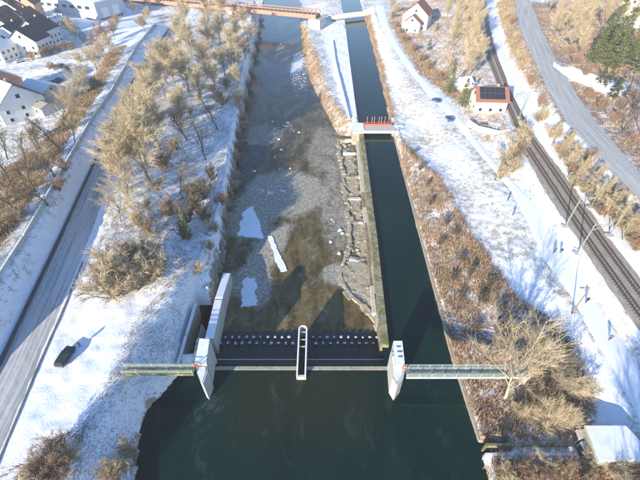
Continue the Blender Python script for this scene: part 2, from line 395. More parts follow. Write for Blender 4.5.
GX = axis([(-3000, -600, 600), (-600, -300, 60), (-300, -110, 2.6), (-110, -62, 1.1), (-62, 62, .45), (62, 120, 1.0), (120, 260, 2.4), (260, 600, 60), (600, 3000, 600)])
GY = axis([(-1500, -100, 350), (-100, 4, 6), (4, 70, .45), (70, 135, .8), (135, 330, 1.9), (330, 600, 27), (600, 4500, 650)])
XX, YY = np.meshgrid(GX, GY); shp = XX.shape; X = XX.ravel(); Y = YY.ravel()
def idw(X, Y):
    out = np.empty(len(X))
    for i in range(0, len(X), 20000):
        dx = X[i:i + 20000, None] - ctrl[None, :, 0]; dy = Y[i:i + 20000, None] - ctrl[None, :, 1]
        d2 = (dx * dx + dy * dy + 1.2).astype(np.float32); wgt = 1.0 / (d2 * d2); out[i:i + 20000] = (wgt * ctrl[:, 2]).sum(1) / wgt.sum(1)
    return out
Z = idw(X, Y)
_z = Z.reshape(shp)
for _ in range(5):
    _p = np.pad(_z, 1, mode='edge'); _z = (_p[:-2, 1:-1] + _p[2:, 1:-1] + _p[1:-1, :-2] + _p[1:-1, 2:] + 2 * _p[1:-1, 1:-1]) / 6
Z = _z.ravel().copy()
flat = np.zeros(len(X))
def band(a, za, b, zb, soft=.4):
    global Z
    A = GP(a, za); B = GP(b, zb); sd = sdist(X, Y, A + B[::-1]); dA = seg_dist(X, Y, A, False); dB = seg_dist(X, Y, B, False)
    m = smooth(-soft, soft, sd); Z = Z * (1 - m) + m * (za * dB + zb * dA) / (dA + dB + 1e-6)
bankA = [(40,510),(60,480),(84,440),(105,410),(122,378),(130,352),(146,322),(172,295),(190,268)]
band([(-35,510),(-10,480),(40,360),(62,305),(88,245)], 4.0, bankA + [(196,258)], 4.6)
band(bankA, 4.6, [(128,520),(135,480),(140,430),(150,403),(160,397),(175,379),(180,366),(186,335),(195,304),(212,285)], .1)
band([(190,268),(196,258),(212,216),(222,170),(230,120),(240,70),(250,30),(254,0)], 4.6, [(212,285),(220,268),(225,235),(233,190),(235,165),(242,120),(250,80),(256,50),(262,15),(264,0)], -2.4)
band(par, 8.0, road_L[:-1], 4.0)
band(can_R[3:], .6, brush_edge, 2.6)
def quad_poly(a, b, z): return GP(a, z) + GP(b, z)[::-1]
POLY = dict(road=quad_poly(road_L, road_R, 4), path=quad_poly(path_L, path_R, 3.5), rail=quad_poly(rail_L, rail_R, 5), verge=quad_poly(verge_L, verge_R, 5.1), up=quad_poly(up_L, up_R, 9.5))
LV = dict(road=4.0, path=3.5, rail=5.0, verge=5.15, up=9.5)
for k, pl in POLY.items():
    _m = smooth(-1.3, -.1, sdist(X, Y, pl)); Z = Z * (1 - _m) + LV[k] * _m
for k, pl in POLY.items(): flat = np.maximum(flat, smooth(-1.5, .3, sdist(X, Y, pl)))
far = np.clip((Y - 100) / 200, 0, 1)
Z += (1 - flat) * ((vnoise(X * .9, Y * .9) - .5) * .22 + (vnoise(X * .23, Y * .23) - .5) * .22 + far * (vnoise(X * .1, Y * .1) - .5) * .8)
sd_pool = sdist(X, Y, pool_poly); sd_riv = sdist(X, Y, river_poly); sd_fish = sdist(X, Y, fish_poly)
def carve(Z, sd, lvl, slope, dmax):
    ins = lvl - .18 - np.minimum(dmax, np.maximum(sd, 0) * slope); return np.where(sd > 0, np.minimum(Z, ins), Z)
Z = carve(Z, sd_riv, ZR, .5, .8); Z = carve(Z, sd_fish, ZR, .6, .6); Z = carve(Z, sd_pool, ZP, .7, 2.5)
_wx = (X > G(200, 366, 0).x) & (X < G(391, 366, 0).x) & (Y > G(300, 369, 0).y) & (Y < G(300, 330, ZR).y); Z = np.where(_wx, np.minimum(Z, -2.9), Z)
near_w = ~_wx & (sd_pool > -1.2) & (sd_pool <= 0); Z = np.where(near_w, np.maximum(Z, .12), Z)
ZZ = Z.reshape(shp)
def Hh(x, y):
    i = int(np.clip(np.searchsorted(GX, x) - 1, 0, len(GX) - 2)); j = int(np.clip(np.searchsorted(GY, y) - 1, 0, len(GY) - 2))
    fx = (x - GX[i]) / (GX[i + 1] - GX[i]); fy = (y - GY[j]) / (GY[j + 1] - GY[j])
    return float((ZZ[j, i] * (1 - fx) + ZZ[j, i + 1] * fx) * (1 - fy) + (ZZ[j + 1, i] * (1 - fx) + ZZ[j + 1, i + 1] * fx) * fy)
def HV(x, y):
    i = np.clip(np.searchsorted(GX, x) - 1, 0, len(GX) - 2); j = np.clip(np.searchsorted(GY, y) - 1, 0, len(GY) - 2)
    fx = (x - GX[i]) / (GX[i + 1] - GX[i]); fy = (y - GY[j]) / (GY[j + 1] - GY[j])
    return (ZZ[j, i] * (1 - fx) + ZZ[j, i + 1] * fx) * (1 - fy) + (ZZ[j + 1, i] * (1 - fx) + ZZ[j + 1, i + 1] * fx) * fy
def GT(px, py, z=4.0):
    for _ in range(8):
        p = G(px, py, z); z = .5 * z + .5 * max(-3, min(30, Hh(p.x, p.y)))
    p = G(px, py, z); p.z = Hh(p.x, p.y); return p
# zones: R snow cover, G brown scrub, B rubble
zn = (vnoise(X * .35, Y * .35) - .5) * 1.6 + (vnoise(X * 1.3, Y * 1.3) - .5) * 1.0
snow = np.full(len(X), .56); brown = np.zeros(len(X)); rub = np.zeros(len(X))
def zone(pix, z, feather, s=None, b=None, r=None):
    global snow, brown, rub
    m = smooth(-feather, feather, sdist(X, Y, GP(pix, z)) + zn * feather * .8)
    if s is not None: snow = snow * (1 - m) + s * m
    if b is not None: brown = brown * (1 - m) + b * m
    if r is not None: rub = rub * (1 - m) + r * m
zone([(85,258),(112,200),(150,140),(190,60),(215,20),(250,20),(240,70),(228,130),(222,170),(212,216),(196,258),(172,295),(146,322),(122,378),(84,440),(40,500),(-20,500)], 4, 1.2, .62, .1)      # left strip
zone([(88,262),(100,290),(160,302),(146,322),(122,378),(105,410),(70,440),(30,500),(-25,500),(40,365)], 4, .8, .98, 0)                                       # snowfield with the car
zone([(165,238),(205,150),(228,92),(238,90),(215,165),(200,235),(160,290),(130,300)], 4, 1.2, .82, 0)                                                         # snow track by the river
zone([(146,322),(172,295),(196,258),(222,170),(235,120),(240,120),(228,215),(220,270),(197,304),(183,362),(160,397),(138,435),(130,480),(85,480),(105,410),(122,378)], 2, .7, .80, .25)   # shaded bank
zone([(128,480),(134,440),(148,405),(158,400),(150,420),(142,450),(140,485)], 1, .7, .45, .8)
zone([(219,272),(223,225),(234,160),(240,120),(244,120),(238,165),(228,225),(226,272)], -1, .5, .50, .4, .6)
zone([(200,262),(206,225),(222,250),(216,275)], 1, .5, .6, .2, .7)
zone(par[::1] + [(171,26),(126,90),(95,162),(59,240),(2,360),(-46,440)], 5, .5, .60, 0)                                                       # shaded slope above the road
zone([(-60,345),(17,237),(86,120),(130,47),(100,60),(60,130),(20,150),(-20,200)], 7, 1.5, .50, .35)                                                      # verge left of the wall
zone([(0,35),(60,60),(90,48),(130,42),(100,75),(60,80),(0,62)], 7.5, 2.5, .62, .5)
zone([(60,0),(130,0),(160,20),(130,50),(95,40)], 7.5, 3, .80, .1)
zone([(300,18),(318,60),(328,95),(345,117),(352,122),(345,132),(333,122),(312,80),(302,50)], 0, .8, .45, .85)                                                # brown peninsula edge
zone([(318,20),(342,18),(356,117),(347,117),(330,60)], 1, .5, .97, 0)                                                                                         # snow on the peninsula
zone([(368,10),(381,28),(427,95),(450,118),(480,155),(527,225),(567,292),(612,372),(590,400),(545,320),(517,300),(472,238),(440,180),(405,145),(392,118),(376,60)], 3, .8, .60, .02)  # frosty meadow
zone([(517,300),(500,262),(515,262),(560,300),(612,372),(640,440),(600,425),(590,400),(572,352),(545,320)], 3, .8, .80, .05)
zone([(363,12),(368,12),(380,60),(394,118),(390,118),(376,60)], .7, .5, .25, .9)
zone([(393,130),(398,128),(405,145),(440,180),(472,238),(517,300),(545,320),(572,352),(590,400),(585,425),(570,441),(479,441),(453,360),(421,240)], 1.6, .8, .50, 1.0)               # brown scrub
zone([(398,128),(407,145),(440,180),(470,233),(462,228),(430,180),(400,150)], 2.4, .5, .60, .4)
zone(path_R[4:] + rail_L[::-1][:6], 4.2, .6, .66, .05)
zone([(540,320),(590,400),(580,430),(560,440),(520,330)], 2.5, 1, .42, .7)
zone([(400,0),(520,0),(500,60),(515,110),(520,140),(480,140),(450,98),(402,45),(388,15)], 4, 2, .58, .35)
zone([(390,22),(396,20),(430,62),(470,95),(455,100),(420,74)], 3.6, .9, .35, .9)
zone([(494,0),(515,0),(530,55),(564,122),(640,200),(700,262),(700,330),(610,228),(545,132),(507,56)], 7, 1, .40, .75)                                             # embankment below the upper road
zone([(600,228),(625,215),(660,262),(640,280)], 6, 1, .9, .1)
zone([(531,-8),(540,25),(575,90),(640,172),(700,238),(720,100),(720,-20)], 14, 2, .40, .9)                                                               # hillside
zone([(600,80),(640,60),(660,120),(620,110)], 13, 2, .5, .6)
zone([(484,456),(600,460),(640,470),(640,500),(490,500)], 1.2, .6, .62, .8)
zone([(484,455),(600,457),(600,462),(484,461)], 1.2, .4, .95, .1)
for k, s in (('road', .9), ('verge', .96)): 
    m = smooth(-2.2, -.2, sdist(X, Y, POLY[k]) + zn * .5); snow = snow * (1 - m) + s * m; brown *= (1 - m)
snow = np.where((sd_pool > -.12) | (sd_riv > -.4), np.minimum(snow, .36), snow); rub = np.where((sd_riv > -.8), np.maximum(rub, .6), rub)
def grid_mesh(name, gx, gy, Z, zones, mt, keep=None):
    nx, ny = len(gx), len(gy); XX, YY = np.meshgrid(gx, gy)
    co = np.stack([XX.ravel(), YY.ravel(), Z.ravel()], 1)
    i = np.arange(nx * ny).reshape(ny, nx); F = np.stack([i[:-1, :-1], i[:-1, 1:], i[1:, 1:], i[1:, :-1]], -1).reshape(-1, 4)
    if keep is not None: F = F[keep.ravel()[F].any(1)]
    used, inv = np.unique(F, return_inverse=True); F = inv.reshape(-1, 4); co = co[used]
    me = bpy.data.meshes.new(name); me.vertices.add(len(co)); me.vertices.foreach_set('co', co.ravel())
    me.loops.add(F.size); me.loops.foreach_set('vertex_index', F.ravel().astype(np.int32)); me.polygons.add(len(F)); me.polygons.foreach_set('loop_start', np.arange(0, F.size, 4, dtype=np.int32))
    me.update(calc_edges=True)
    if zones is not None:
        a = me.attributes.new('zone', 'FLOAT_COLOR', 'POINT'); c = np.ones((len(co), 4), np.float32)
        for k in range(3): c[:, k] = np.clip(zones[k].ravel()[used], 0, 1)
        a.data.foreach_set('color', c.ravel())
    me.materials.append(mt); set_smooth(me); return me
tag(link('ground', grid_mesh('ground', GX, GY, ZZ, (snow, brown, rub), M['ground'])), kind='structure')

# ------------------------------------------------------------------ water
def water_sheet(name, poly, lvl, step, mt, zfun, ymax, grow=.5):
    xs = [p[0] for p in poly]; ys = [p[1] for p in poly]; x0, x1, y0, y1 = min(xs) - 1, max(xs) + 1, min(ys) - 1, min(max(ys), ymax) + 1
    gx = np.arange(x0, x1 + step, step); gy = axis([(y0, min(70, y1), step), (min(70, y1), y1, step * 1.8)]) if y1 > 70 else np.arange(y0, y1 + step, step)
    A, B = np.meshgrid(gx, gy); sd = sdist(A.ravel(), B.ravel(), poly)
    return tag(link(name, grid_mesh(name, gx, gy, np.full(A.size, lvl), zfun(A.ravel(), B.ravel()), mt, keep=(sd > -grow))), kind='structure')
def pool_zone(A, B):
    y = G(300, 372, 0).y
    olive = smooth(9, 1, np.abs(B - (y - 3))) * smooth(-17, -8, A) * smooth(10, 5, A) * .6 + .2 * smooth(14, 4, np.hypot(A + 3, (B - 20) * .6)) * (B < y)
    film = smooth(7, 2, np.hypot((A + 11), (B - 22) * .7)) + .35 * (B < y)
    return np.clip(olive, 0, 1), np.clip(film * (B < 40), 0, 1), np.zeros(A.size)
water_sheet('canal_water', pool_poly, ZP, .8, M['water'], pool_zone, 420, grow=.5)
def blob(A, B, px, py, rx, ry, rot=0):
    c = G(px, py, ZR); a = rad(rot); dx = A - c.x; dy = B - c.y; u = dx * math.cos(a) + dy * math.sin(a); v = -dx * math.sin(a) + dy * math.cos(a)
    return smooth(1.25, .6, np.hypot(u / rx, v / ry))
def river_zone(A, B):
    z1 = (vnoise(A * .18, B * .12) - .5)
    shal = 1 - .95 * smooth(122, 150, B + z1 * 30)
    shal = np.minimum(shal, 1 - .6 * blob(A, B, 262, 190, 7, 8)); shal = np.minimum(shal, 1 - .4 * blob(A, B, 278, 130, 8, 10)); shal = np.minimum(shal, 1 - .85 * blob(A, B, 250, 155, 5, 12))
    shal = np.maximum(shal, .75 * blob(A, B, 300, 110, 6, 10))
    ice = .10 + .72 * blob(A, B, 284, 192, 9, 9) + .25 * blob(A, B, 325, 150, 5, 14) + .60 * blob(A, B, 250, 215, 5.5, 8) + .45 * blob(A, B, 268, 250, 3, 9, -20) + .3 * blob(A, B, 258, 290, 3, 4) + .25 * blob(A, B, 262, 135, 6, 7) + .28 * blob(A, B, 336, 205, 3.5, 16) + .35 * blob(A, B, 285, 55, 10, 14) + .35 * blob(A, B, 248, 282, 4, 4) + .4 * blob(A, B, 342, 275, 4, 3)
    foam = .02 + .24 * blob(A, B, 283, 62, 9, 20) + .30 * blob(A, B, 300, 72, 4, 30) + .26 * blob(A, B, 282, 127, 4, 4) + .30 * blob(A, B, 268, 190, 6, 3) + .27 * blob(A, B, 352, 200, 2.5, 40) + .33 * blob(A, B, 350, 270, 3, 3) + .22 * blob(A, B, 240, 40, 4, 20)
    return np.clip(shal, 0, 1), np.clip(ice, 0, .95), np.clip(foam, 0, .6)
water_sheet('river_water', river_poly, ZR, .6, M['river'], river_zone, 420, grow=1.0)
water_sheet('fish_pass_water', fish_poly, ZR, .6, M['water'], lambda A, B: (np.zeros(A.size),) * 3, 60, grow=.8)

# ------------------------------------------------------------------ roads, paths, rail
def ribbon(name, a, b, z, mt, lift=.05, n=150, k=6, kind='structure'):
    rows = centre(GP(a, z), GP(b, z), n); vs = []; fs = []; uv = []; L = 0; prev = None
    for r, (p, q) in enumerate(rows):
        m = (p + q) / 2
        if prev is not None: L += (m - prev).length
        prev = m; wd = (q - p).length
        for j in range(k + 1):
            c = p.lerp(q, j / k); edge = (1 if j == k else -1 if j == 0 else 0)
            if edge: c = c + (q - p).normalized() * edge * random.uniform(-.15, .25)
            vs.append((c.x, c.y, Hh(c.x, c.y) + lift - (.12 if edge else 0))); uv.append((wd * j / k, L))
    for r in range(len(rows) - 1):
        for j in range(k):
            i = r * (k + 1) + j; fs.append((i, i + 1, i + k + 2, i + k + 1))
    me = bpy.data.meshes.new(name); me.from_pydata(vs, [], fs); me.materials.append(mt); set_smooth(me)
    u = me.uv_layers.new(name='UVMap'); lv = np.zeros(len(me.loops), np.int32); me.loops.foreach_get('vertex_index', lv); u.data.foreach_set('uv', np.array(uv, np.float32)[lv].ravel())
    return tag(link(name, me), kind=kind)
ribbon('road', road_L, road_R, 4, M['road'], .09)
ribbon('road', up_L, up_R, 9.5, M['road_upper'], .09)
ribbon('path', path_L, path_R, 3.5, M['path_snow'], .07)
ribbon('path', verge_L, verge_R, 5.1, M['path_snow'], .06)
ribbon('path', side_L, side_R, 12, M['path_snow'], .3, n=40)
ribbon('path', lane, [(x + 4, y) for x, y in lane], 8.1, M['path_dark'], .08, n=120, k=3)
ribbon('road', [(30,-6),(48,6),(66,20),(80,36),(92,48)], [(40,-6),(57,6),(75,19),(90,34),(101,46)], 8.6, M['path_dark'], .12, n=60)
ribbon('path', [(-10,77),(40,60),(85,49),(118,42)], [(-10,82),(40,64.5),(86,53),(119,45)], 8.6, M['path_snow'], .12, n=50)
ribbon('rail_bed', rail_L, rail_R, 5, M['ballast'], .12)

# ------------------------------------------------------------------ weir and its piers
def xyz(p): return Vector(p)
yc = G(300, 366.5, 0).y                                     # crest line
xl = G(209, 366, 0).x; xr = G(389, 366, 0).x; xm0 = G(297.8, 366, 0).x; xm1 = G(306.4, 366, 0).x
weir = empty('river_weir', ((xl + xr) / 2, yc, ZR - 1.5), 0, 'low concrete weir with dark flap gates and rows of pale baffle blocks across the river', 'weir')
def wp(mb, name, mt, parent=weir):                          # part whose vertices are given in world coordinates
    base = parent
    off = Vector((0, 0, 0))
    while base is not None: off += base.location; base = base.parent
    mb.v = [(v[0] - off.x, v[1] - off.y, v[2] - off.z) for v in mb.v]
    return mb.build(name, mt, parent)
ya = G(300, 331, ZR).y
wp(MB().box(xl - .6, yc + 1.2, ZR - 1.5, xr + .3, ya, ZR + .06), 'apron', M['concrete_dark'])
wp(MB().box(xl - .6, yc - .55, ZR - 1.5, xr + .3, yc + 1.2, ZR + .3), 'foundation', M['concrete_dark'])
for a, b in ((xl, xm0), (xm1, xr)):
    wp(MB().box(a, yc - .55, -1.2, b, yc - .02, .07), 'crest_sill', M['concrete'])
    wp(MB().add([(a, yc, .03), (b, yc, .03), (b, yc + 1.9, -1.7), (a, yc + 1.9, -1.7), (a, yc, -.25), (b, yc, -.25), (b, yc + 1.7, -1.9), (a, yc + 1.7, -1.9)], [(0,1,2,3),(7,6,5,4),(0,4,5,1),(1,5,6,2),(2,6,7,3),(3,7,4,0)]), 'flap_gate', M['steel_dark'])
    n = 6
    for k in range(n + 1):
        x = a + .25 + (b - a - .5) * k / n
        wp(MB().add([(x - .07, yc + .05, .06), (x + .07, yc + .05, .06), (x + .07, yc + 1.95, -1.6), (x - .07, yc + 1.95, -1.6), (x - .07, yc + .05, -.2), (x + .07, yc + .05, -.2), (x + .07, yc + 1.9, -1.85), (x - .07, yc + 1.9, -1.85)], [(0,1,2,3),(7,6,5,4),(0,4,5,1),(1,5,6,2),(2,6,7,3),(3,7,4,0)]), 'gate_rib', M['steel_dark'])
    wp(MB().tube([(a, yc + 2.1, -1.72), (b, yc + 2.1, -1.72)], .09, 6), 'gate_seal', M['plaster_grey'])
blk = MB().prism([(-.2,-.24),(.2,-.24),(.14,.24),(-.14,.24)], 0, .5).mesh('baffle_block', M['concrete_dark'])
cap = MB(); cap.prism([(.24 * math.cos(t * .785), .25 * math.sin(t * .785)) for t in range(8)], .5, .56); cap.prism([(.17 * math.cos(t * .785), .17 * math.sin(t * .785)) for t in range(8)], .56, .62); cap = cap.mesh('ice_cap', M['plaster_grey'])
yA = G(0, 337, -1.9).y; yB = G(0, 343, -1.9).y
for xs, y in (([224.5 + 7.15 * k for k in range(10)], yA), ([221.5 + 7.15 * k for k in range(11)], yB), ([312.8 + 7.15 * k for k in range(10)], yA), ([316 + 7.15 * k for k in range(10)], yB)):
    for px in xs:
        x = G(px, 340, -1.9).x + random.uniform(-.05, .05)
        b_ = link('baffle_block', blk, weir); b_.location = Vector((x, y + random.uniform(-.05, .05), ZR + .06)) - weir.location
        c_ = link('ice_cap', cap, b_); c_.scale = (random.uniform(.55, 1.2), random.uniform(.55, 1.2), random.uniform(.97, 1.05))
# middle pier: open slot between two snow-topped walls
zt = 1.0; p0 = G(302, 376, zt); p1 = G(302, 325.5, zt); xa = G(297.6, 350, zt).x; xb = G(306.6, 350, zt).x; xmid = (xa + xb) / 2; hw = (xb - xa) / 2
mp_ = empty('slot_pier', (xmid, (p0.y + p1.y) / 2, ZR - 1.5), 0, 'narrow open slot pier with white rim in the middle of the weir', 'pier')
def arc_ring(r, z): return [(xmid + r * math.cos(math.pi * k / 8), p1.y - hw + r * math.sin(math.pi * k / 8)) for k in range(9)]
for sgn in (-1, 1):
    x0, x1 = sorted((xmid + sgn * hw, xmid + sgn * (hw - .16)))
    wp(MB().box(x0, p0.y, ZR - 1.5, x1, p1.y - hw, zt), 'side_wall', M['concrete_pale'], mp_)
    wp(MB().box(x0 - .02, p0.y, zt, x1 + .02, p1.y - hw, zt + .1), 'snow_cap', M['snow'], mp_)
m1 = MB(); m2 = MB(); ro, ri = arc_ring(hw, 0), arc_ring(hw - .16, 0)
for k in range(8):
    q = [ro[k], ro[k + 1], ri[k + 1], ri[k]]; m1.prism(q, ZR - 1.5, zt); m2.prism(q, zt, zt + .1)
wp(m1, 'round_end', M['concrete_pale'], mp_); wp(m2, 'snow_cap', M['snow'], mp_)
wp(MB().box(xmid - hw + .2, p0.y, ZR - 1.5, xmid + hw - .2, p0.y + .3, zt - .25), 'end_wall', M['concrete_pale'], mp_)
wp(MB().box(xmid - hw + .23, p0.y + .3, ZR - 1.5, xmid + hw - .23, p1.y - .3, -1.6), 'slot_floor', M['concrete_dark'], mp_)
for py in (331.5, 339, 346):
    y = G(302, py, zt).y; wp(MB().box(xmid - hw + .2, y - .06, zt - .2, xmid + hw - .2, y + .06, zt - .08), 'cross_bar', M['steel_green'], mp_)

def wall_run(name, pts, zt, thick, zb, mt, label, side=1, capm=None, ztl=None, cat='wall', seg=4.0):
    """wall along a line of world points, in joined lengths; side +1: body lies to the left of travel"""
    root = empty(name, (pts[0].x, pts[0].y, zb), 0, label, cat); P = resample(pts, seg)
    ztops = ztl if ztl else [zt] * len(P)
    if ztl: ztops = list(np.interp(np.linspace(0, 1, len(P)), np.linspace(0, 1, len(ztl)), ztl))
    nrm = []
    for i in range(len(P)):
        d = (P[min(i + 1, len(P) - 1)] - P[max(i - 1, 0)]); d.z = 0; d.normalize(); nrm.append(Vector((-d.y, d.x, 0)) * side)
    for i in range(len(P) - 1):
        a, b = P[i], P[i + 1]; e = (b - a).normalized() * .015; a2, b2 = a + nrm[i] * thick, b + nrm[i + 1] * thick
        mb = MB(); poly = [a + e, b - e, b2 - e, a2 + e]; dz = random.uniform(-.02, .02)
        wp(mb.prism(poly, zb, [ztops[i] + dz, ztops[i + 1] + dz, ztops[i + 1] + dz, ztops[i] + dz]), 'wall_length', mt, root)
        if capm:
            cc = (a + b + a2 + b2) / 4; q = [cc + (p - cc) * .98 for p in poly]
            zz = [ztops[i] + dz, ztops[i + 1] + dz, ztops[i + 1] + dz, ztops[i] + dz]
            mb = MB(); ar = sum(q[k][0] * q[(k + 1) % 4][1] - q[(k + 1) % 4][0] * q[k][1] for k in range(4))
            if ar < 0: q = q[::-1]; zz = zz[::-1]
            mb.add([(p.x, p.y, z + .002) for p, z in zip(q, zz)] + [(p.x, p.y, z + .10) for p, z in zip([cc + (p - cc) * .95 for p in q], zz)], [(3,2,1,0),(4,5,6,7),(0,1,5,4),(1,2,6,5),(2,3,7,6),(3,0,4,7)])
            wp(mb, 'snow_cap', capm, root)
    return root
# canal walls
cl_w = [G(x, y, .7) for x, y in [(389,345),(377.5,240),(363.5,133)]]
wall_run('canal_wall', cl_w, .75, 1.15, -3.6, M['concrete_moss'], 'mossy tan concrete wall between the canal and the fish steps', 1, seg=7)
wall_run('canal_wall', [G(x, y, .6) for x, y in [(357,117),(349.5,60),(344.5,20),(340,0)]], .65, .5, -3.0, M['concrete_pale'], 'pale canal wall edging the snow-covered spit of land', 1, M['snow'], seg=10)
wall_run('canal_wall', [G(x, y, .5) for x, y in [(479,440),(453,360),(421,240),(393,133)]], .55, .42, -2.6, M['concrete'], 'thin tan canal wall below the brown scrub slope', -1, seg=7)
wall_run('canal_wall', [G(x, y, .5) for x, y in [(389.5,115),(376,60),(366,20),(361,0)]], .45, .35, -2.6, M['rock'], 'low stone canal edge below the frosty meadow', -1, seg=8)
wall_run('path_kerb', [G(x, y, 1) for x, y in [(350,118),(336,62),(333,40)]], 1.15, .35, .2, M['concrete_pale'], 'low snowy wall along the river side of the spit', 1, M['snow'], seg=9)
# guide wall below the left pier, with snow on top
wall_run('guide_wall', [G(x, y, z) for x, y, z in [(214, 340, 1.2), (223, 300, .6), (230.5, 272.5, .2)]], 1, 1.25, -4.2, M['concrete_pale'], 'sloping concrete guide wall topped with snow beside the fish pass', 1, M['snow'], ztl=[1.5, .9, .1], seg=4.5)
wall_run('fish_pass_wall', [G(x, y, .9) for x, y in [(180,364),(188,335),(197.5,303)]], .95, .45, -4, M['concrete'], 'concrete side wall of the fish pass under the snowy bank', 1, M['snow_dirty'], seg=6)
# piers with snowy block and pointed nose
def pier(name, top, nose, zt, zb, label, blk_h, sill):
    T = [G(x, y, zt) for x, y in top]; c = sum(T, Vector()) / len(T)
    r = empty(name, (c.x, c.y, zb), 0, label, 'pier')
    wp(MB().prism(T, zb, zt - .02), 'block', M['concrete_pale'], r)
    q = [c + (p - c) * .97 for p in T]; wp(MB().prism(q, zt, zt + .12), 'snow_cap', M['snow'], r)
    wp(MB().prism([G(x, y, sill) for x, y in nose], zb, sill), 'nose', M['concrete_pale'], r)
    q = [G(x, y, sill) for x, y in nose]; c2 = sum(q, Vector()) / len(q)
    wp(MB().prism([c2 + (p - c2) * .72 for p in q], sill, sill + .07), 'snow_patch', M['snow_dirty'], r)
    return r
PL = pier('pier', [(199.5,338.5),(209.8,339.2),(206.5,363.8),(194.5,363.8)], [(194.5,365.0),(206.5,365.0),(207.5,372),(203,384),(200,381),(195,368)], 4.7, -4.2, 'concrete pier with snowy top and pointed nose at the fish pass', 0, 4.2)
PR = pier('pier', [(393.4,341),(402.2,341),(405,365.6),(395.6,366)], [(390.5,352),(393,352),(395.4,367),(405.3,366.6),(403.6,378),(397.5,386),(392.5,378)], 4.6, -3.6, 'concrete pier with snowy top and pointed nose at the canal mouth', 0, 3.9)
for k in range(3):
    y = G(398, 347 + 5 * k, 4.7).y; x = G(398.5, 346, 4.7).x; wp(MB().box(x - .3, y - .04, 4.722, x + .25 + .1 * (k % 2), y + .04, 4.8), 'hatch_bar', M['frame_dark'], PR)

def walkway(label, x0, x1, py0, py1, z, deckm, edge, legs):
    a0 = G(x0, py1, z); a1 = G(x1, py1, z); b0 = G(x0, py0, z); ys, yn = a0.y, b0.y; X0, X1 = G(x0, (py0 + py1) / 2, z).x, G(x1, (py0 + py1) / 2, z).x
    r = empty('service_walkway', ((X0 + X1) / 2, (ys + yn) / 2, z - .3), 0, label, 'walkway')
    wp(MB().box(X0, ys + .12, z - .04, X1, yn - .12, z), 'deck', deckm, r)
    for y in (ys, yn): 
        wp(MB().box(X0, min(y, y - .12 if y == yn else y), z - .32, X1, (y + .12 if y == ys else y), z + .05), 'edge_beam', edge, r)
        rl = MB(); yy = y + (.06 if y == ys else -.06); n = max(4, int((X1 - X0) / 1.5))
        for k in range(n + 1):
            x = X0 + .1 + (X1 - X0 - .2) * k / n; rl.box(x - .03, yy - .03, z + .05, x + .03, yy + .03, z + .78)
        for h in (.3, .54, .78): rl.box(X0, yy - .025, z + h - .025, X1, yy + .025, z + h + .025)
        wp(rl, 'railing', M['steel_green'], r)
    n = max(2, int((X1 - X0) / 2))
    st = MB()
    for k in range(n): x = X0 + (X1 - X0) * (k + .5) / n; st.box(x - .05, ys + .12, z - .2, x + .05, yn - .12, z - .05)
    tag(wp(st, 'cross_beams', M['steel_dark'], r), kind='stuff')
    for x in legs:
        xx = G(x, 373, z).x; wp(MB().box(xx - .3, ys + .1, -2, xx + .3, yn - .1, z - .33), 'abutment', M['concrete_pale'], r)
    return r
walkway('pale green railed footbridge over the canal mouth beside the snowy pier', 405.5, 528, 367.5, 377.5, 3.9, M['grating'], M['concrete_pale'], [526])
walkway('olive railed gangway from the snowy bank to the fish pass pier', 123.5, 194.3, 367, 374.5, 4.5, M['grating_olive'], M['concrete_moss'], [126])
def lifebuoy(px, py, z, label):
    c = G(px, py, z); r = empty('lifebuoy', c, 0, label, 'lifebuoy'); mb = MB(); n = 12
    mb.tube([(0, 0, -.65), (0, 0, .3)], .04, 5); mb.build('post', M['white_paint'], r)
    ring = MB(); ring.tube([(.3 * math.cos(6.2832 * k / n), -.08, .3 + .3 * math.sin(6.2832 * k / n)) for k in range(n + 1)], .075, 6); ring.build('ring', M['red'], r, True)
lifebuoy(197, 367, 4.85, 'red lifebuoy on the fish pass pier'); lifebuoy(404.5, 368, 4.5, 'red lifebuoy on the pier at the canal mouth')

# small gate bridge over the canal
g0 = G(354, 131, 1.6); g1 = G(394, 131, 1.6); gy1 = G(370, 125, 1.6).y
gb = empty('gate_bridge', ((g0.x + g1.x) / 2, g0.y, -2.5), 0, 'concrete gate bridge with red railing and seven spindles across the canal', 'bridge')
wp(MB().box(g0.x - .4, g0.y, .9, g1.x + .6, gy1, 1.6), 'deck', M['concrete_pale'], gb)
wp(MB().box(g0.x - .4, g0.y + .1, -2.5, g0.x + 2.2, gy1 - .1, .9), 'abutment', M['concrete'], gb); wp(MB().box(g1.x - .4, g0.y + .1, -2.5, g1.x + .6, gy1 - .1, .9), 'abutment', M['concrete'], gb)
xa_, xb_ = G(363, 124, 1.6).x, G(391, 124, 1.6).x
rl = MB()
for k in range(15): x = xa_ + (xb_ - xa_) * k / 14; rl.box(x - .04, gy1 - .35, 1.6, x + .04, gy1 - .27, 2.5)
for h in (2.05, 2.5): rl.box(xa_, gy1 - .35, h - .04, xb_, gy1 - .27, h + .04)
wp(rl, 'railing', M['red'], gb)
wp(MB().box(xa_, gy1 - .25, .3, xb_, gy1 - .1, 2.0), 'gate_frame', M['rust'], gb)
for k in (1, 3, 4, 6, 7, 8.5, 10):
    x = xa_ + (xb_ - xa_) * (k + .6) / 12; wp(MB().tube([(x, gy1 + .05, 0), (x, gy1 + .05, 4.0)], .07, 5), 'spindle', M['rust_pale'], gb)
sl = G(352.5, 122, 1.7); wp(MB().box(g0.x - .3, g0.y + .6, 1.602, xa_, gy1 + 1.0, 1.75), 'snow_patch', M['snow'], gb)
gr = G(398, 123, 1.7); wp(MB().box(g1.x + .6, gy1 - 1.3, .8, gr.x + 1.2, gy1 - .2, 1.75), 'ramp', M['snow'], gb)

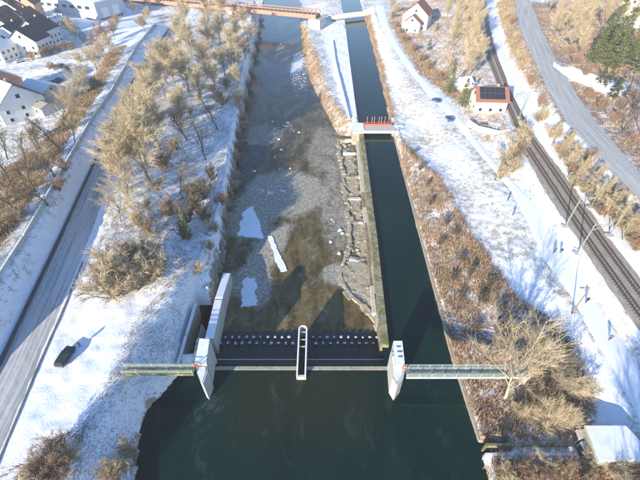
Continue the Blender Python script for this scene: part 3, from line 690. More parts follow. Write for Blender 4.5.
# fish steps: cross sills and boulders along the river side of the canal wall
M['rubble'] = mat('rubble', (.58, .50, .37), .95, .3, 1.4, .05, dirt=(.26, .20, .11), dirt_amt=.46, dscale=.9)
fs_ = empty('fish_steps', G(356, 200, ZR), 0, 'stepped pools of pale stone sills along the foot of the canal wall', 'fish ladder')
for py, xa0, xb0, zz in [(139,340,361,-1.3),(152,343,363,-1.7),(176,346,366,-1.9),(198,348,369,-2.1),(222,350,372,-2.15),(258,347,376,-2.3)]:
    a = G(xa0, py, zz); b = G(xb0, py, zz); P = [a.lerp(b, k / 5) + Vector((0, random.uniform(-.25, .25), 0)) for k in range(6)]
    for k in range(5): wp(MB().bar(P[k] - Vector((0, 0, .5)), P[k + 1] - Vector((0, 0, .5)), random.uniform(.3, .8), .9 + random.uniform(0, .2)), 'sill', M['rock'] if random.random() < .5 else M['concrete_pale'], fs_)
lw = resample([G(x, y, -1.7) for x, y in [(338,137),(344,180),(349,215),(350,245),(340,275),(352,296),(372,311),(382,335)]], 1.6)
for a, b in zip(lw[:-1], lw[1:]): wp(MB().bar(a + Vector((random.uniform(-.45,.45), .05, -1.0)), b + Vector((random.uniform(-.45,.45), -.05, -1.0)), random.uniform(.4, 1.3), .7 + random.uniform(0, .5)), 'edge_stone', M['rubble'], fs_)
wl = [G(x, y, -1.2) for x, y in [(361.5,136),(375.0,240),(383,312)]]
P = resample(wl, 5)
for a, b in zip(P[:-1], P[1:]): wp(MB().bar(a + Vector((-1.3, .04, -.9)), b + Vector((-1.3, -.04, -.9)), .7, 1.5), 'inner_ledge', M['concrete_pale'] if random.random() < .6 else M['rock'], fs_)

# floating ice, shoals, boulders
def slab(px, z, th, label, mt, jag=.25, group=None, nm='ice_sheet', cat='ice'):
    P = resample([G(x, y, z) for x, y in px + [px[0]]], .45)[:-1]; c = sum(P, Vector()) / len(P)
    P = [p + Vector((random.uniform(-jag, jag) + .9 * jag * math.sin(p.x * 2.3 + p.y * 1.7), random.uniform(-jag, jag), 0)) for p in P]
    o = MB().prism([p - c for p in P], -.1, th).build(nm, mt); o.location = (c.x, c.y, z); return tag(o, label, cat, group)
slab([(238,236),(241,222),(246,208),(253,207),(258,218),(263,234),(262,239)], ZR, .12, 'large white ice slab frozen along the river edge', M['snow'])
slab([(268,236),(272,236),(287,271),(281,272),(274,256)], ZR, .12, 'narrow white ice strip frozen in the brown river', M['snow'], .12)
slab([(241,281),(247,278),(254,279),(257,290),(256,305),(241,308),(243,294)], ZR, .10, 'pale grey ice slab below the guide wall', M['snow_dirty'])
slab([(338,274),(346,265),(360,262),(374,266),(380,300),(381,312),(372,308),(356,302),(345,295)], ZR, .10, 'ochre gravel bar with ice at the lower end of the fish steps', M['rubble'], .35, None, 'gravel_bar', 'gravel')
slab([(343,150),(352,148),(357,175),(361,205),(368,240),(372,258),(360,258),(353,236),(349,205),(346,175)], ZR, .06, 'long ochre gravel strip along the fish steps', M['rubble'], .5, None, 'gravel_bar', 'gravel')
for i in range(42):
    px, py = random.choice([(random.uniform(262, 302), random.uniform(40, 76)), (random.uniform(296, 308), random.uniform(20, 95)), (random.uniform(236, 300), random.uniform(118, 200)), (random.uniform(330, 348), random.uniform(140, 260))])
    c = G(px, py, ZR); r = random.uniform(.15, .55); n = 7
    o = MB().prism([(r * random.uniform(.5, 1.2) * math.cos(6.283 * k / n), r * random.uniform(.5, 1.2) * math.sin(6.283 * k / n)) for k in range(n)], -.1, random.uniform(.08, .25)).build('ice_floe', M['snow']); o.location = c
    tag(o, 'small white ice floe caught in the river rapids', 'ice', 'ice floes scattered on the river')
def boulder_mesh(seed):
    rr = random.Random(seed); mb = MB(); rings = [(-.5, .75), (0, 1), (.4, .75), (.62, .25)]; n = 7
    for z, r in rings:
        for k in range(n): q = r * rr.uniform(.75, 1.15); mb.v.append((q * math.cos(6.283 * k / n), q * math.sin(6.283 * k / n), z * rr.uniform(.85, 1.1)))
    for i in range(3):
        for k in range(n): mb.f.append((i * n + k, i * n + (k + 1) % n, (i + 1) * n + (k + 1) % n, (i + 1) * n + k))
    mb.f.append(tuple(3 * n + k for k in range(n))); return mb.mesh('boulder', M['rock'])
BM = [boulder_mesh(i) for i in range(5)]
BMP = []
for q_ in BM: q2 = q_.copy(); q2.materials.clear(); q2.materials.append(M['rubble']); BMP.append(q2)
for i in range(90):
    t = random.random(); px = np.interp(t, [0, .5, 1], [219, 229, 240]) + random.uniform(-3, 3.5); py = np.interp(t, [0, .5, 1], [272, 205, 125]); p = GT(px, py, -1)
    o = link('boulder', BM[i % 5]); s = random.uniform(.25, .75); o.location = p; o.scale = (s, s * random.uniform(.8, 1.3), s * .8); o.rotation_euler = (0, 0, random.uniform(0, 6))
    tag(o, 'brown boulder in the rough stone bank along the river', 'boulder', 'boulders lining the river bank')

for i in range(110):
    t = random.random(); py = 138 + 165 * t; x0 = np.interp(py, [138, 180, 215, 245, 275, 303], [339, 344, 349, 350, 341, 356]); x1 = np.interp(py, [138, 240, 303], [360, 373, 379]); u = random.random() ** 1.6
    p = G(x0 + (x1 - x0) * u, py, ZR); o = link('boulder', BMP[i % 5]); s_ = random.uniform(.18, .5); o.location = p; o.scale = (s_, s_ * random.uniform(.8, 1.4), s_ * .8); o.rotation_euler = (0, 0, random.uniform(0, 6))
    tag(o, 'pale ochre stone in the rubble beside the fish steps', 'boulder', 'stones along the fish steps')
# retaining parapet and kerb on the left
wall_run('parapet', [G(x - .8, y, 8.0) for x, y in [(-38,342),(0,276),(25,237),(92,120),(113,90),(137,47),(156,23)]], 8.24, .28, 6.0, M['concrete_pale'], 'long pale parapet wall above the shaded roadside slope', 1, M['snow'], seg=8)
wall_run('road_kerb', [Vector((p.x, p.y, 4)) for p in GP([(-30,415),(1.5,360),(58.5,240),(94.5,162),(126.5,92),(145.5,60),(170,28)], 4)], 4.45, .3, 3.2, M['frame_dark'], 'dark low kerb wall between the shaded slope and the road', -1, seg=9)
kb = tag(wall_run('road_kerb', [Vector((p.x, p.y, 4)) for p in GP([(-8,476),(40.5,360),(65,305),(82.5,262)], 4)], 4.14, .16, 3.4, M['rock'], 'brown weathered kerb between the road and the snowfield', -1, seg=5))
# ------------------------------------------------------------------ vegetation templates
def rot_dir(d, ang, az):
    a = d.cross(Vector((.3, .2, .9)) if abs(d.z) < .9 else Vector((1, 0, 0))).normalized(); b = d.cross(a)
    return (d * math.cos(ang) + (a * math.cos(az) + b * math.sin(az)) * math.sin(ang)).normalized()
def tree_meshes(seed, H, kind, mtrunk, mcrown, twr=.022, dens=1.0):
    R = random.Random(seed); T = MB(); C = MB()
    def branch(mb, p, d, L, r, segs, n, up):
        pts = [p]; rs = [r]; q = p.copy(); dd = d.copy()
        for i in range(segs):
            dd = (dd + Vector((R.uniform(-.16, .16), R.uniform(-.16, .16), up + R.uniform(-.08, .08)))).normalized(); q = q + dd * (L / segs); pts.append(q.copy()); rs.append(max(.008, r * (1 - .8 * (i + 1) / segs)))
        mb.tube(pts, rs, n, cap=False); return pts
    def at(pts, t):
        f = t * (len(pts) - 1); i = min(int(f), len(pts) - 2); return pts[i].lerp(pts[i + 1], f - i), (pts[i + 1] - pts[i]).normalized()
    limbs = []
    if kind == 'shrub':
        for k in range(int(9 * dens) + 3):
            d = rot_dir(Vector((0, 0, 1)), R.uniform(.1, .75), R.uniform(0, 6.28)); limbs.append((branch(T, Vector((R.uniform(-.35, .35), R.uniform(-.35, .35), -.1)), d, H * R.uniform(.7, 1), .05 + .006 * H, 4, 4, .06), H * .5))
    else:
        lean = Vector((R.uniform(-.06, .06), R.uniform(-.06, .06), 1)).normalized(); th = {'upright': .82, 'spread': .55, 'round': .7}[kind] * H
        tr = branch(T, Vector((0, 0, -.25)), lean, th, .014 * H + .05, 6, 7, .05)
        nl = {'upright': 15, 'spread': 11, 'round': 13}[kind]
        for k in range(nl):
            t = {'upright': .2, 'spread': .28, 'round': .2}[kind] + (1 - {'upright': .2, 'spread': .28, 'round': .2}[kind]) * (k + R.random() * .8) / nl; p, d = at(tr, min(t, .99)); a = {'upright': R.uniform(.28, .72), 'spread': R.uniform(.45, 1.0), 'round': R.uniform(.5, .95)}[kind]
            L = {'upright': H * (.52 - .32 * t) * R.uniform(.65, 1.2), 'spread': H * R.uniform(.42, .6), 'round': H * (.44 - .16 * t)}[kind]
            limbs.append((branch(T, p, rot_dir(d, a, k * 2.4 + R.uniform(-.4, .4)), L, .005 * H + .02, 4, 4, .10), L))
        limbs.append((tr[2:], H * .25))
    n2 = int(7 * dens) + 2; n3 = int(9 * dens) + 2
    for pts, L in limbs:
        for k in range(n2):
            p, d = at(pts, R.uniform(.25, 1)); l2 = L * R.uniform(.28, .5); p2 = branch(C, p, rot_dir(d, R.uniform(.3, .9), R.uniform(0, 6.28)), l2, twr * 1.5, 2, 3, .08)
            for j in range(n3):
                q, e = at(p2, R.uniform(.15, 1)); l3 = R.uniform(.35, .85) * min(1.6, max(.5, l2)); branch(C, q, rot_dir(e, R.uniform(.25, .9), R.uniform(0, 6.28)), l3, twr, 1, 3, .06)
    return T.mesh('trunk', mtrunk, True), C.mesh('crown', mcrown)
def conifer_meshes(seed, H, wid, mn, n=2600):
    R = random.Random(seed); T = MB().tube([(0, 0, -.2), (0, 0, H * .5), (0, 0, H * .96)], [.03 * H * .6, .02 * H * .6, .02], 6); C = MB()
    for k in range(int(H * 16)):
        t = R.uniform(.06, 1) ** .9; z = H * t; r = wid * (1 - t) ** .8 * R.uniform(.6, 1.1) + .15; az = R.uniform(0, 6.283); d = Vector((math.cos(az), math.sin(az), R.uniform(-.3, .1))); side = Vector((-d.y, d.x, 0))
        m = max(5, int(r * 11))
        for j in range(m):
            c = Vector((0, 0, z)) + d * (r * (.25 + .75 * j / m)); s = R.uniform(.22, .46); o = R.choice((-1, 1))
            tip = c + (d * R.uniform(.1, .5) + side * o * R.uniform(.3, 1) + Vector((0, 0, R.uniform(-.3, .45)))) * s * 1.4
            C.add([c + d * s * .4, c - d * s * .4, tip], [(0, 1, 2)])
    return T.mesh('trunk', M['bark_dark'], True), C.mesh('crown', mn)
TPL = {
 'upright': [tree_meshes(1, 10, 'upright', M['bark'], M['twig'], .012, 1.75), tree_meshes(2, 10, 'upright', M['bark'], M['twig_grey'], .012, 1.75)],
 'spread': [tree_meshes(3, 10, 'spread', M['bark'], M['twig'], .016, 1.6), tree_meshes(4, 10, 'spread', M['bark'], M['twig_grey'], .018, 1.5)],
 'round': [tree_meshes(5, 10, 'round', M['bark'], M['twig'], .02, 1.6), tree_meshes(6, 10, 'round', M['bark'], M['twig_red'], .02, 1.5)],
 'bank': [tree_meshes(31, 10, 'spread', mat('bark_pale', (.50, .42, .30), .95, .2, 3), M['twig'], .011, 1.3)] * 2,
 'thin': [tree_meshes(7, 10, 'spread', M['bark_dark'], M['twig_dark'], .015, .55), tree_meshes(8, 10, 'upright', M['bark_dark'], M['twig_dark'], .015, .6)],
 'shrub': [tree_meshes(9, 4, 'shrub', M['bark'], M['twig'], .011, 1.5), tree_meshes(10, 4, 'shrub', M['bark'], M['twig_red'], .011, 1.5)],
 'dark': [tree_meshes(12, 4, 'shrub', M['bark_dark'], M['twig_dark'], .02, 1.2), tree_meshes(13, 4, 'shrub', M['bark_dark'], M['twig_dark'], .02, 1.2)],
 'conifer': [conifer_meshes(14, 10, 1.9, M['needles']), conifer_meshes(15, 10, 2.3, M['needles'])],
 'evergreen': [conifer_meshes(16, 6, 2.2, M['needles_dark']), conifer_meshes(17, 6, 2.6, M['needles_dark'])],
}
TH = dict(bank=10, upright=10, spread=10, round=10, thin=10, shrub=4, dark=4, conifer=10, evergreen=6)
NM = dict(bank='bare_tree', upright='bare_tree', spread='bare_tree', round='bare_tree', thin='bare_tree', shrub='bare_shrub', dark='dark_shrub', conifer='conifer_tree', evergreen='evergreen_shrub')
CT = dict(bank='tree', upright='tree', spread='tree', round='tree', thin='tree', shrub='shrub', dark='shrub', conifer='tree', evergreen='shrub')
def plant(kind, p, H, label, group=None, var=None, wide=1.0):
    tp = TPL[kind][var if var is not None else random.randrange(2)]; s = H / TH[kind]
    r = empty(NM[kind], p, random.uniform(0, 6.28), label, CT[kind], group); r.scale = (s * wide * random.uniform(.9, 1.1), s * wide * random.uniform(.9, 1.1), s)
    link('trunk', tp[0], r); link('crown', tp[1], r); return r
def plants(kind, pts, label, group, wide=1.0):
    for q in pts:
        h = q[2] * random.uniform(.92, 1.08); plant(kind, GT(q[0], q[1]), h, label, group, q[3] if len(q) > 3 else None, wide)
# strip between road and river
plants('upright', [(150,183,14.6,0),(159,150,12.5,0),(140,150,12.3,1),(155,108,12.3,1),(167,84,12.3,1),(189,92,12.3,0),(182,52,12.3,0),(207,78,11.2,1),(210,55,13.4,0),(220,44,12.3,1),(232,60,11.2,0),(209,28,12.3,1),(186,30,12.3,0),(238,44,11.2,1),(132,176,11.2,0),(183,130,11.2,1),(202,102,10.1,1),(222,20,12.3,0),(215,90,9.0,0),(225,76,10.1,1),(244,30,10.1,0),(146,165,13,1),(128,190,10,0),(160,150,12,0),(145,135,12.5,1),(156,118,12,0),(166,98,12,1),(174,82,12,0),(140,155,11,0),(182,72,11,1),(192,60,12,0)], 'tall bare tan tree in the thicket between the road and the river', 'bare trees between road and river', 1.3)
plants('round', [(240,112,7.5,0),(238,88,8,0),(233,72,9,0),(246,60,8,1),(249,42,8,0)], 'round bare tan tree leaning over the river edge', 'round trees on the river edge', 1.15)
plants('spread', [(121,222,7,0),(130,200,7,1)], 'low spreading bare tree overhanging the left road', 'spreading trees by the left road')
plants('thin', [(206,160,10,0),(187,140,9,1),(196,205,9,0),(180,195,8,1),(218,130,8,1)], 'thin dark bare tree beside the snowy river track', 'thin dark trees by the snow track')
plants('dark', [(188,222,4.5),(198,212,5),(205,198,5),(193,200,4.5),(208,222,3.5),(184,238,3.5),(213,180,4)], 'dense dark bush beside the snowy river track', 'dark bushes by the snow track', 1.1)
plant('conifer', GT(189, 240), 7.5, 'narrow yellowish conifer beside the dark bushes near the river', None, 0, .7)
plants('shrub', [(118,296,6.5,0),(135,288,6,0),(150,282,5.5,0),(160,272,5,0),(128,270,5.5,0),(106,285,4.5,1),(143,262,5,0)], 'large tan bush at the top of the snowfield', 'tan bushes above the snowfield', 1.15)
plants('spread', [(112,282,6.5,1)], 'bare tree with long pale limbs among the tan bushes', None)
plants('shrub', [(215,232,3,0),(210,250,2.6,0),(200,272,2.4,0),(222,205,3,1)], 'small tan bush on the stony river bank', 'bushes on the stony river bank')
plants('shrub', [(226,225,2.6,0),(231,200,2.6,1),(234,180,2.4,0),(236,160,2.6,0),(239,140,2.8,1),(243,122,3,0),(246,104,3,0),(249,90,3,1),(252,76,3,0),(255,60,3,0),(257,48,3,1),(259,36,3,0),(261,24,3,0),(229,212,2.2,1),(233,190,2.4,0),(238,150,2.4,1),(242,130,2.6,0)], 'low tan bush overhanging the edge of the river', 'bushes overhanging the river', 1.35)
for q in [(150,235),(170,215),(158,190),(165,168),(176,150),(190,115),(200,100),(212,92),(215,75),(140,225),(148,208),(180,120),(172,75),(195,50),(215,60),(222,105),(226,88)]:
    plant('shrub', GT(*q), random.uniform(2.2, 4), 'low tan bush in the thicket between the road and the river', 'low bushes in the thicket', random.randrange(2), 1.2)
plants('shrub', [(52,474,4.2,1),(66,462,3.4,0),(40,492,4,0),(60,450,2.6,1)], 'greyish brown bush at the edge of the snowfield', 'bushes at the foot of the snowfield', 1.2)
plants('shrub', [(60,480,3.5,1),(124,470,2.6,0),(131,452,2.0,0),(118,488,2.6,1),(112,476,2.2,0)], 'tan reedy bush above the dark pool', 'reedy bushes above the pool')
# left of the wall
plants('thin', [(55,178,9,0),(36,192,9,0),(22,214,9,0),(60,150,9,1),(42,162,8,1),(3,236,9,0),(14,190,8,1),(66,132,9,0),(26,165,8,1),(48,205,7,0),(8,160,8,1),(75,142,7,1),(-18,250,9,0)], 'thin bare tree left of the long parapet wall', 'thin trees left of the parapet')
plants('spread', [(78,112,8,1),(88,92,8,0),(84,100,7,1),(98,76,8,0),(72,118,7,0)], 'bare tan tree between the house garden and the parapet wall', 'tan trees by the parapet')
plants('shrub', [(40,185,3),(52,160,3),(28,200,3),(66,170,2.6),(15,222,3),(60,190,2.6),(75,128,3),(34,140,3),(20,178,3),(84,118,2.6),(8,205,3)], 'low scrub bush left of the long parapet wall', 'scrub left of the parapet', 1.2)
plants('round', [(104,46,8,1),(110,55,8,0),(98,52,7,1),(115,40,7,1),(106,62,7,0),(76,40,8,0),(72,36,7,0),(118,30,6,1),(150,22,7,0),(145,32,6,1),(135,15,7,1),(150,8,8,1),(128,8,7,1)], 'bare brownish tree near the village lanes', 'trees near the village lanes')
plants('shrub', [(33,60,3,1),(45,57,3,1),(52,54,3,1),(60,52,3,1),(70,50,3,1),(40,47,3,0),(50,46,3,0),(25,52,2.6,0),(80,62,3,0),(92,60,3,1),(55,70,2.5,1),(68,72,2.6,0),(105,38,3,1),(118,22,3,1),(122,15,3,0),(140,25,3,1),(146,18,3,1)], 'low brown garden hedge bush in the village', 'garden bushes in the village', 1.3)
# right side: canal bank, meadow, railway, hillside
plants('bank', [(505,398,10,0)], 'large golden bare tree on the bank at the end of the footbridge', None, 1.2)
plants('spread', [(556,398,6,0),(540,425,5,0)], 'small golden bare tree under the large bank tree', 'small golden trees on the bank', 1.2)
plants('shrub', [(535,345,2.8,0),(560,362,3,0),(575,395,2.6,0),(520,415,2.2,0),(497,345,2,0),(512,332,2.4,0),(570,420,2.2,0)], 'golden twiggy bush on the scrub bank by the footbridge', 'golden bushes on the scrub bank', 1.25)
plants('dark', [(430,205,1.6),(447,225,1.8),(455,235,1.6),(440,245,1.5),(462,262,1.6),(452,280,1.6),(470,275,1.8),(480,300,1.6),(462,300,1.5),(490,285,1.6),(500,310,1.6),(475,330,1.6),(500,335,1.8),(420,170,1.5),(412,155,1.4),(428,185,1.5)], 'small dark bramble bush in the russet scrub slope', 'dark bramble bushes on the scrub slope', 1.3)
plants('shrub', [(505,165,4,0),(513,158,5,0),(520,150,4.5,0),(512,172,4,0),(500,178,3.5,0),(522,140,4,0)], 'tan bush between the snowy path and the railway', 'bushes beside the railway', 1.1)
plants('thin', [(507,170,7,1)], 'slender bare tree beside the railway bushes', None)
plants('upright', [(560,160,5.6,0),(568,172,5.6,1),(577,184,5.6,0),(586,196,5.6,0),(594,208,5.6,0),(580,176,5,1),(604,218,5.6,0),(614,230,5.6,1),(563,150,5,1),(552,146,5,0),(622,240,5.6,0),(570,164,5,0),(588,188,5.5,1),(600,200,5,0),(612,214,5,0),(628,236,5,0),(634,244,5,1),(606,208,5,1)], 'bare yellowish tree on the embankment between railway and upper road', 'embankment trees')
plants('shrub', [(545,115,3),(552,135,3),(530,85,3),(522,60,3),(515,40,3),(540,105,3),(570,175,3,1),(600,215,3,1),(615,222,3,1),(628,236,3,1),(634,250,2.6,1),(560,158,3,1),(582,170,3,1),(538,122,2.6,1),(512,25,3,1),(505,20,3,0)], 'scrubby bush on the railway embankment', 'embankment bushes', 1.2)
plants('shrub', [(572,186,2.2,0),(582,192,2.4,0),(592,204,2.2,0),(604,214,2.4,0),(616,226,2.2,0),(624,232,2.4,0),(632,240,2.2,0),(596,196,2.4,0),(610,204,2.4,0),(622,218,2.4,0),(566,166,2.2,0),(558,152,2.2,0)], 'pale tan bush among the embankment trees', 'tan bushes among the embankment trees', 1.3)
plants('upright', [(452,48,12,0),(462,56,12,1),(467,58,12,0),(467,64,12,0),(472,48,13,1),(471,40,13,0),(466,36,13,1),(455,28,13,0),(446,22,12,1),(465,22,13,0),(468,28,13,0),(476,72,10,0),(466,80,10,1),(460,14,13,0),(470,10,13,1),(446,8,12,0),(474,14,13,0),(468,68,10,0)], 'tall bare tan tree in the wood between the snowy path and the railway', 'wood between path and railway')
plants('shrub', [(392,18,3,1),(397,28,3,1),(404,42,3,1),(412,52,3,1),(420,62,3,1),(428,70,3,1),(438,82,3,1),(400,34,3,1),(392,6,4,0),(396,12,4,0),(446,76,3,0),(450,66,3,0)], 'reddish brown hedge bush above the snowy path', 'hedge above the path', 1.2)
plants('conifer', [(449,94,10,0),(462,107,7.5,1)], 'conical yellow green conifer beside the red roofed house', 'conifers beside the red roofed house', 1.15)
plant('conifer', GT(453, 40), 11, 'ivy green tree standing in the bare wood above the path', None, 1, .55)
plants('evergreen', [(429,50,4),(437,30,3)], 'rounded green shrub in the snowy garden', 'shrubs in the snowy garden', .8)
plant('conifer', GT(409, 32), 3.5, 'small bright green conifer in front of the white house', None, 1, .9)
plants('conifer', [(604,66,13,0),(592,64,11,1),(612,58,14,0),(618,50,14,1),(612,70,11,0),(624,66,13,1),(632,60,13,0),(600,50,12,1),(640,74,12,1),(608,42,13,0)], 'slender pale green conifer on the hillside below the house', 'hillside conifers', 1.25)
plants('evergreen', [(606,86,5),(616,92,5.5),(612,98,5),(624,98,4),(600,82,4)], 'dark round evergreen bush beside the hillside lane', 'evergreens by the hillside lane', .9)
plants('upright', [(548,14,11,0),(556,26,11,1),(566,34,11,0),(574,42,11,1),(560,12,11,0),(572,20,12,1),(582,30,11,0),(590,18,12,0),(580,8,12,1),(600,28,11,0),(608,14,12,1),(596,6,12,0),(545,2,11,1),(552,38,9,0),(568,52,9,1),(578,56,8,0),(616,30,11,1),(630,30,11,0)], 'bare tan tree in the hillside wood above the upper road', 'hillside wood')
plants('thin', [(628,118,9,0),(636,108,9,1),(622,132,8,0),(640,134,8,1)], 'thin dark tree on the slope beside the upper road', 'thin trees above the upper road')
plants('shrub', [(600,110,3,1),(612,122,3,1),(590,98,2.6,1),(628,145,3,1),(620,110,3,1),(585,76,3,1),(575,66,3,1),(632,100,3,1),(565,56,3,1)], 'reddish scrub bush on the hillside above the upper road', 'hillside scrub', 1.2)
plants('shrub', [(498,470,2.2,1),(520,468,2,1),(545,470,2.2,0),(560,476,2.2,1),(585,470,2.2,0),(612,474,2.6,0),(575,486,2.5,1),(535,484,2.5,1),(508,484,2.4,0)], 'brown bush on the ground below the small inlet', 'bushes below the inlet', 1.2)
# trees around the outside of the view, whose long shadows reach into it
for x, y, h, k in [(27,1,13,'upright'),(31,-2,14,'thin'),(35,3,12,'upright'),(25,-6,14,'thin'),(30,-10,15,'upright'),(38,0,13,'thin'),(34,-6,14,'thin')]:
    plant(k, (x, y, Hh(x, y)), h, 'tall bare tree beside the snowy path beyond the concrete hut', 'trees beyond the hut')
for x, y, h, k in [(-62,18,11,'thin'),(-66,28,11,'thin'),(-60,6,11,'thin'),(-70,40,10,'thin'),(-74,52,10,'thin'),(-58,-4,11,'thin')]:
    plant(k, (x, y, Hh(x, y)), h, 'thin bare roadside tree above the left road', 'roadside trees above the left road')

# ------------------------------------------------------------------ undergrowth (nobody could count it)
def undergrowth(name, label, cat, polys, n, hmin, hmax, cols, blades=16, spread=.45, wd=.045):
    R = np.random.default_rng(len(name) * 7 + n)
    pts = []
    for pix, z, share in polys:
        P = GP(pix, z); xs = [p.x for p in P]; ys = [p.y for p in P]; need = int(n * share); got = 0
        while got < need:
            a = R.uniform(min(xs), max(xs), need * 2); b = R.uniform(min(ys), max(ys), need * 2)
            ok = inside(a, b, P) & (vnoise(a * .25 + 40, b * .25) + vnoise(a * .8, b * .8 + 9) * .5 > R.uniform(.2, 1.1, len(a))); k = np.where(ok)[0][:need - got]; pts += list(zip(a[k], b[k])); got += len(k)
            if not len(k): break
    P = np.array(pts); zz = HV(P[:, 0], P[:, 1]); onroad = np.zeros(len(P), bool)
    for pl in POLY.values(): onroad |= sdist(P[:, 0], P[:, 1], pl) > -1.0
    ok = ~onroad & ~((zz < .1) & (zz > -2.2) & (P[:, 1] < 60) & (P[:, 0] < 12)) & (zz > -2.45); P = P[ok]; zz = zz[ok]; n_ = len(P)
    tint = np.array(cols)[R.integers(0, len(cols), n_)] * R.uniform(.7, 1.25, (n_, 1))
    az = R.uniform(0, 6.283, (n_, blades)); h = R.uniform(hmin, hmax, (n_, blades)); l = R.uniform(.1, .75, (n_, blades)) * h
    bx = P[:, 0:1] + R.normal(size=(n_, blades)) * spread; by = P[:, 1:2] + R.normal(size=(n_, blades)) * spread; zb = HV(bx.ravel(), by.ravel()).reshape(bx.shape) - .05; sx, sy = -np.sin(az) * wd, np.cos(az) * wd
    vs = np.stack([np.stack([bx - sx, by - sy, zb], -1), np.stack([bx + sx, by + sy, zb], -1), np.stack([bx + np.cos(az) * l, by + np.sin(az) * l, zb + h], -1)], 2).reshape(-1, 3)
    cs = np.ones((len(vs), 4), np.float32); cs[:, :3] = np.repeat(tint, blades * 3, axis=0)
    nv = len(vs); me = bpy.data.meshes.new(name); me.vertices.add(nv); me.vertices.foreach_set('co', np.array(vs, np.float32).ravel()); me.loops.add(nv); me.loops.foreach_set('vertex_index', np.arange(nv, dtype=np.int32)); me.polygons.add(nv // 3); me.polygons.foreach_set('loop_start', np.arange(0, nv, 3, dtype=np.int32)); me.update(calc_edges=True)
    a = me.attributes.new('tint', 'FLOAT_COLOR', 'POINT'); a.data.foreach_set('color', np.array(cs, np.float32).ravel()); me.materials.append(M['tint']); return tag(link(name, me), label, cat, kind='stuff')
m = bpy.data.materials.new('dry_stalks'); m.use_nodes = True; q = m.node_tree.nodes.new('ShaderNodeVertexColor'); q.layer_name = 'tint'; m.node_tree.links.new(q.outputs[0], m.node_tree.nodes['Principled BSDF'].inputs['Base Color']); m.node_tree.nodes['Principled BSDF'].inputs['Roughness'].default_value = .95; m.node_tree.nodes['Principled BSDF'].inputs['Specular IOR Level'].default_value = .1; M['tint'] = m
RED = [(.47, .28, .155), (.40, .225, .125), (.54, .36, .22), (.31, .175, .10), (.58, .43, .27)]; TAN = [(.46, .36, .22), (.40, .31, .19), (.52, .43, .28), (.33, .25, .15)]; DARK = [(.14, .11, .08), (.20, .16, .11), (.28, .22, .14)]
undergrowth('scrub', 'russet bramble scrub covering the slope beside the canal', 'scrub', [([(395,133),(405,146),(440,182),(472,240),(517,302),(545,322),(572,352),(588,400),(582,428),(570,440),(482,439),(455,358),(424,240)], 1.6, 1)], 2900, .2, .75, RED + RED + TAN + DARK, 15, .42, .045)
undergrowth('dry_grass', 'dry brown grass along the edges of the spit and upper canal', 'grass', [([(301,18),(318,60),(328,95),(345,117),(350,122),(345,132),(333,122),(312,80),(303,50)], 0, .6), ([(364,15),(369,15),(381,60),(395,118),(391,118),(378,60)], .7, .4)], 1500, .3, .8, RED + TAN, 12, .5, .05)
undergrowth('meadow_tufts', 'pale dead grass tufts poking through the frosty meadow', 'grass', [([(372,12),(381,30),(427,97),(450,120),(480,157),(527,227),(567,294),(612,374),(590,400),(545,320),(517,300),(472,238),(440,180),(405,145),(394,118),(380,60)], 3, 1)], 2600, .08, .26, [(.58, .50, .38), (.50, .42, .30), (.62, .56, .46)], 7, .35, .035)
undergrowth('thicket_grass', 'dead tan grass and brambles between the road and the river', 'grass', [([(90,262),(112,205),(150,142),(190,62),(215,20),(250,20),(240,70),(228,130),(222,170),(212,216),(196,258),(165,290),(110,298)], 4, 1)], 2300, .2, .7, TAN + TAN + TAN + DARK, 11, .6, .045)
undergrowth('bank_tufts', 'frozen grass tufts on the shaded snowy bank', 'grass', [([(62,480),(84,440),(105,410),(122,378),(130,352),(146,322),(172,295),(196,258),(216,275),(196,304),(180,362),(158,400),(138,435),(130,480)], 2.2, .8), ([(128,480),(134,440),(148,405),(158,398),(144,440),(138,482)], .6, .2)], 2600, .08, .38, DARK + TAN, 7, .4, .035)
undergrowth('wall_scrub', 'brown brambles beside the lane left of the parapet', 'scrub', [([(-50,340),(12,237),(80,122),(126,47),(112,50),(70,110),(40,150),(0,170),(-30,250)], 6.8, 1)], 3600, .25, 1.0, DARK + RED + TAN, 12, .6, .05)
undergrowth('embankment_scrub', 'russet grass and brambles on the embankment above the railway', 'scrub', [([(497,0),(512,0),(517,25),(530,56),(562,122),(640,202),(690,255),(690,310),(625,230),(587,178),(548,132),(522,88)], 7, .55), ([(535,0),(545,25),(580,92),(640,165),(690,220),(700,60),(660,0)], 13, .45)], 5200, .3, 1.1, RED + TAN, 12, .7, .055)
undergrowth('wood_floor', 'brown leaf litter and brambles under the wood above the path', 'scrub', [([(388,18),(400,0),(486,0),(500,60),(520,145),(490,145),(450,100),(404,48)], 4, 1)], 3600, .3, 1.0, RED + TAN, 11, .8, .06)
undergrowth('inlet_scrub', 'brown brambles on the ground below the small inlet', 'scrub', [([(492,462),(600,464),(640,472),(640,498),(494,498)], 1.2, 1)], 900, .3, .9, RED + TAN, 12, .4, .045)
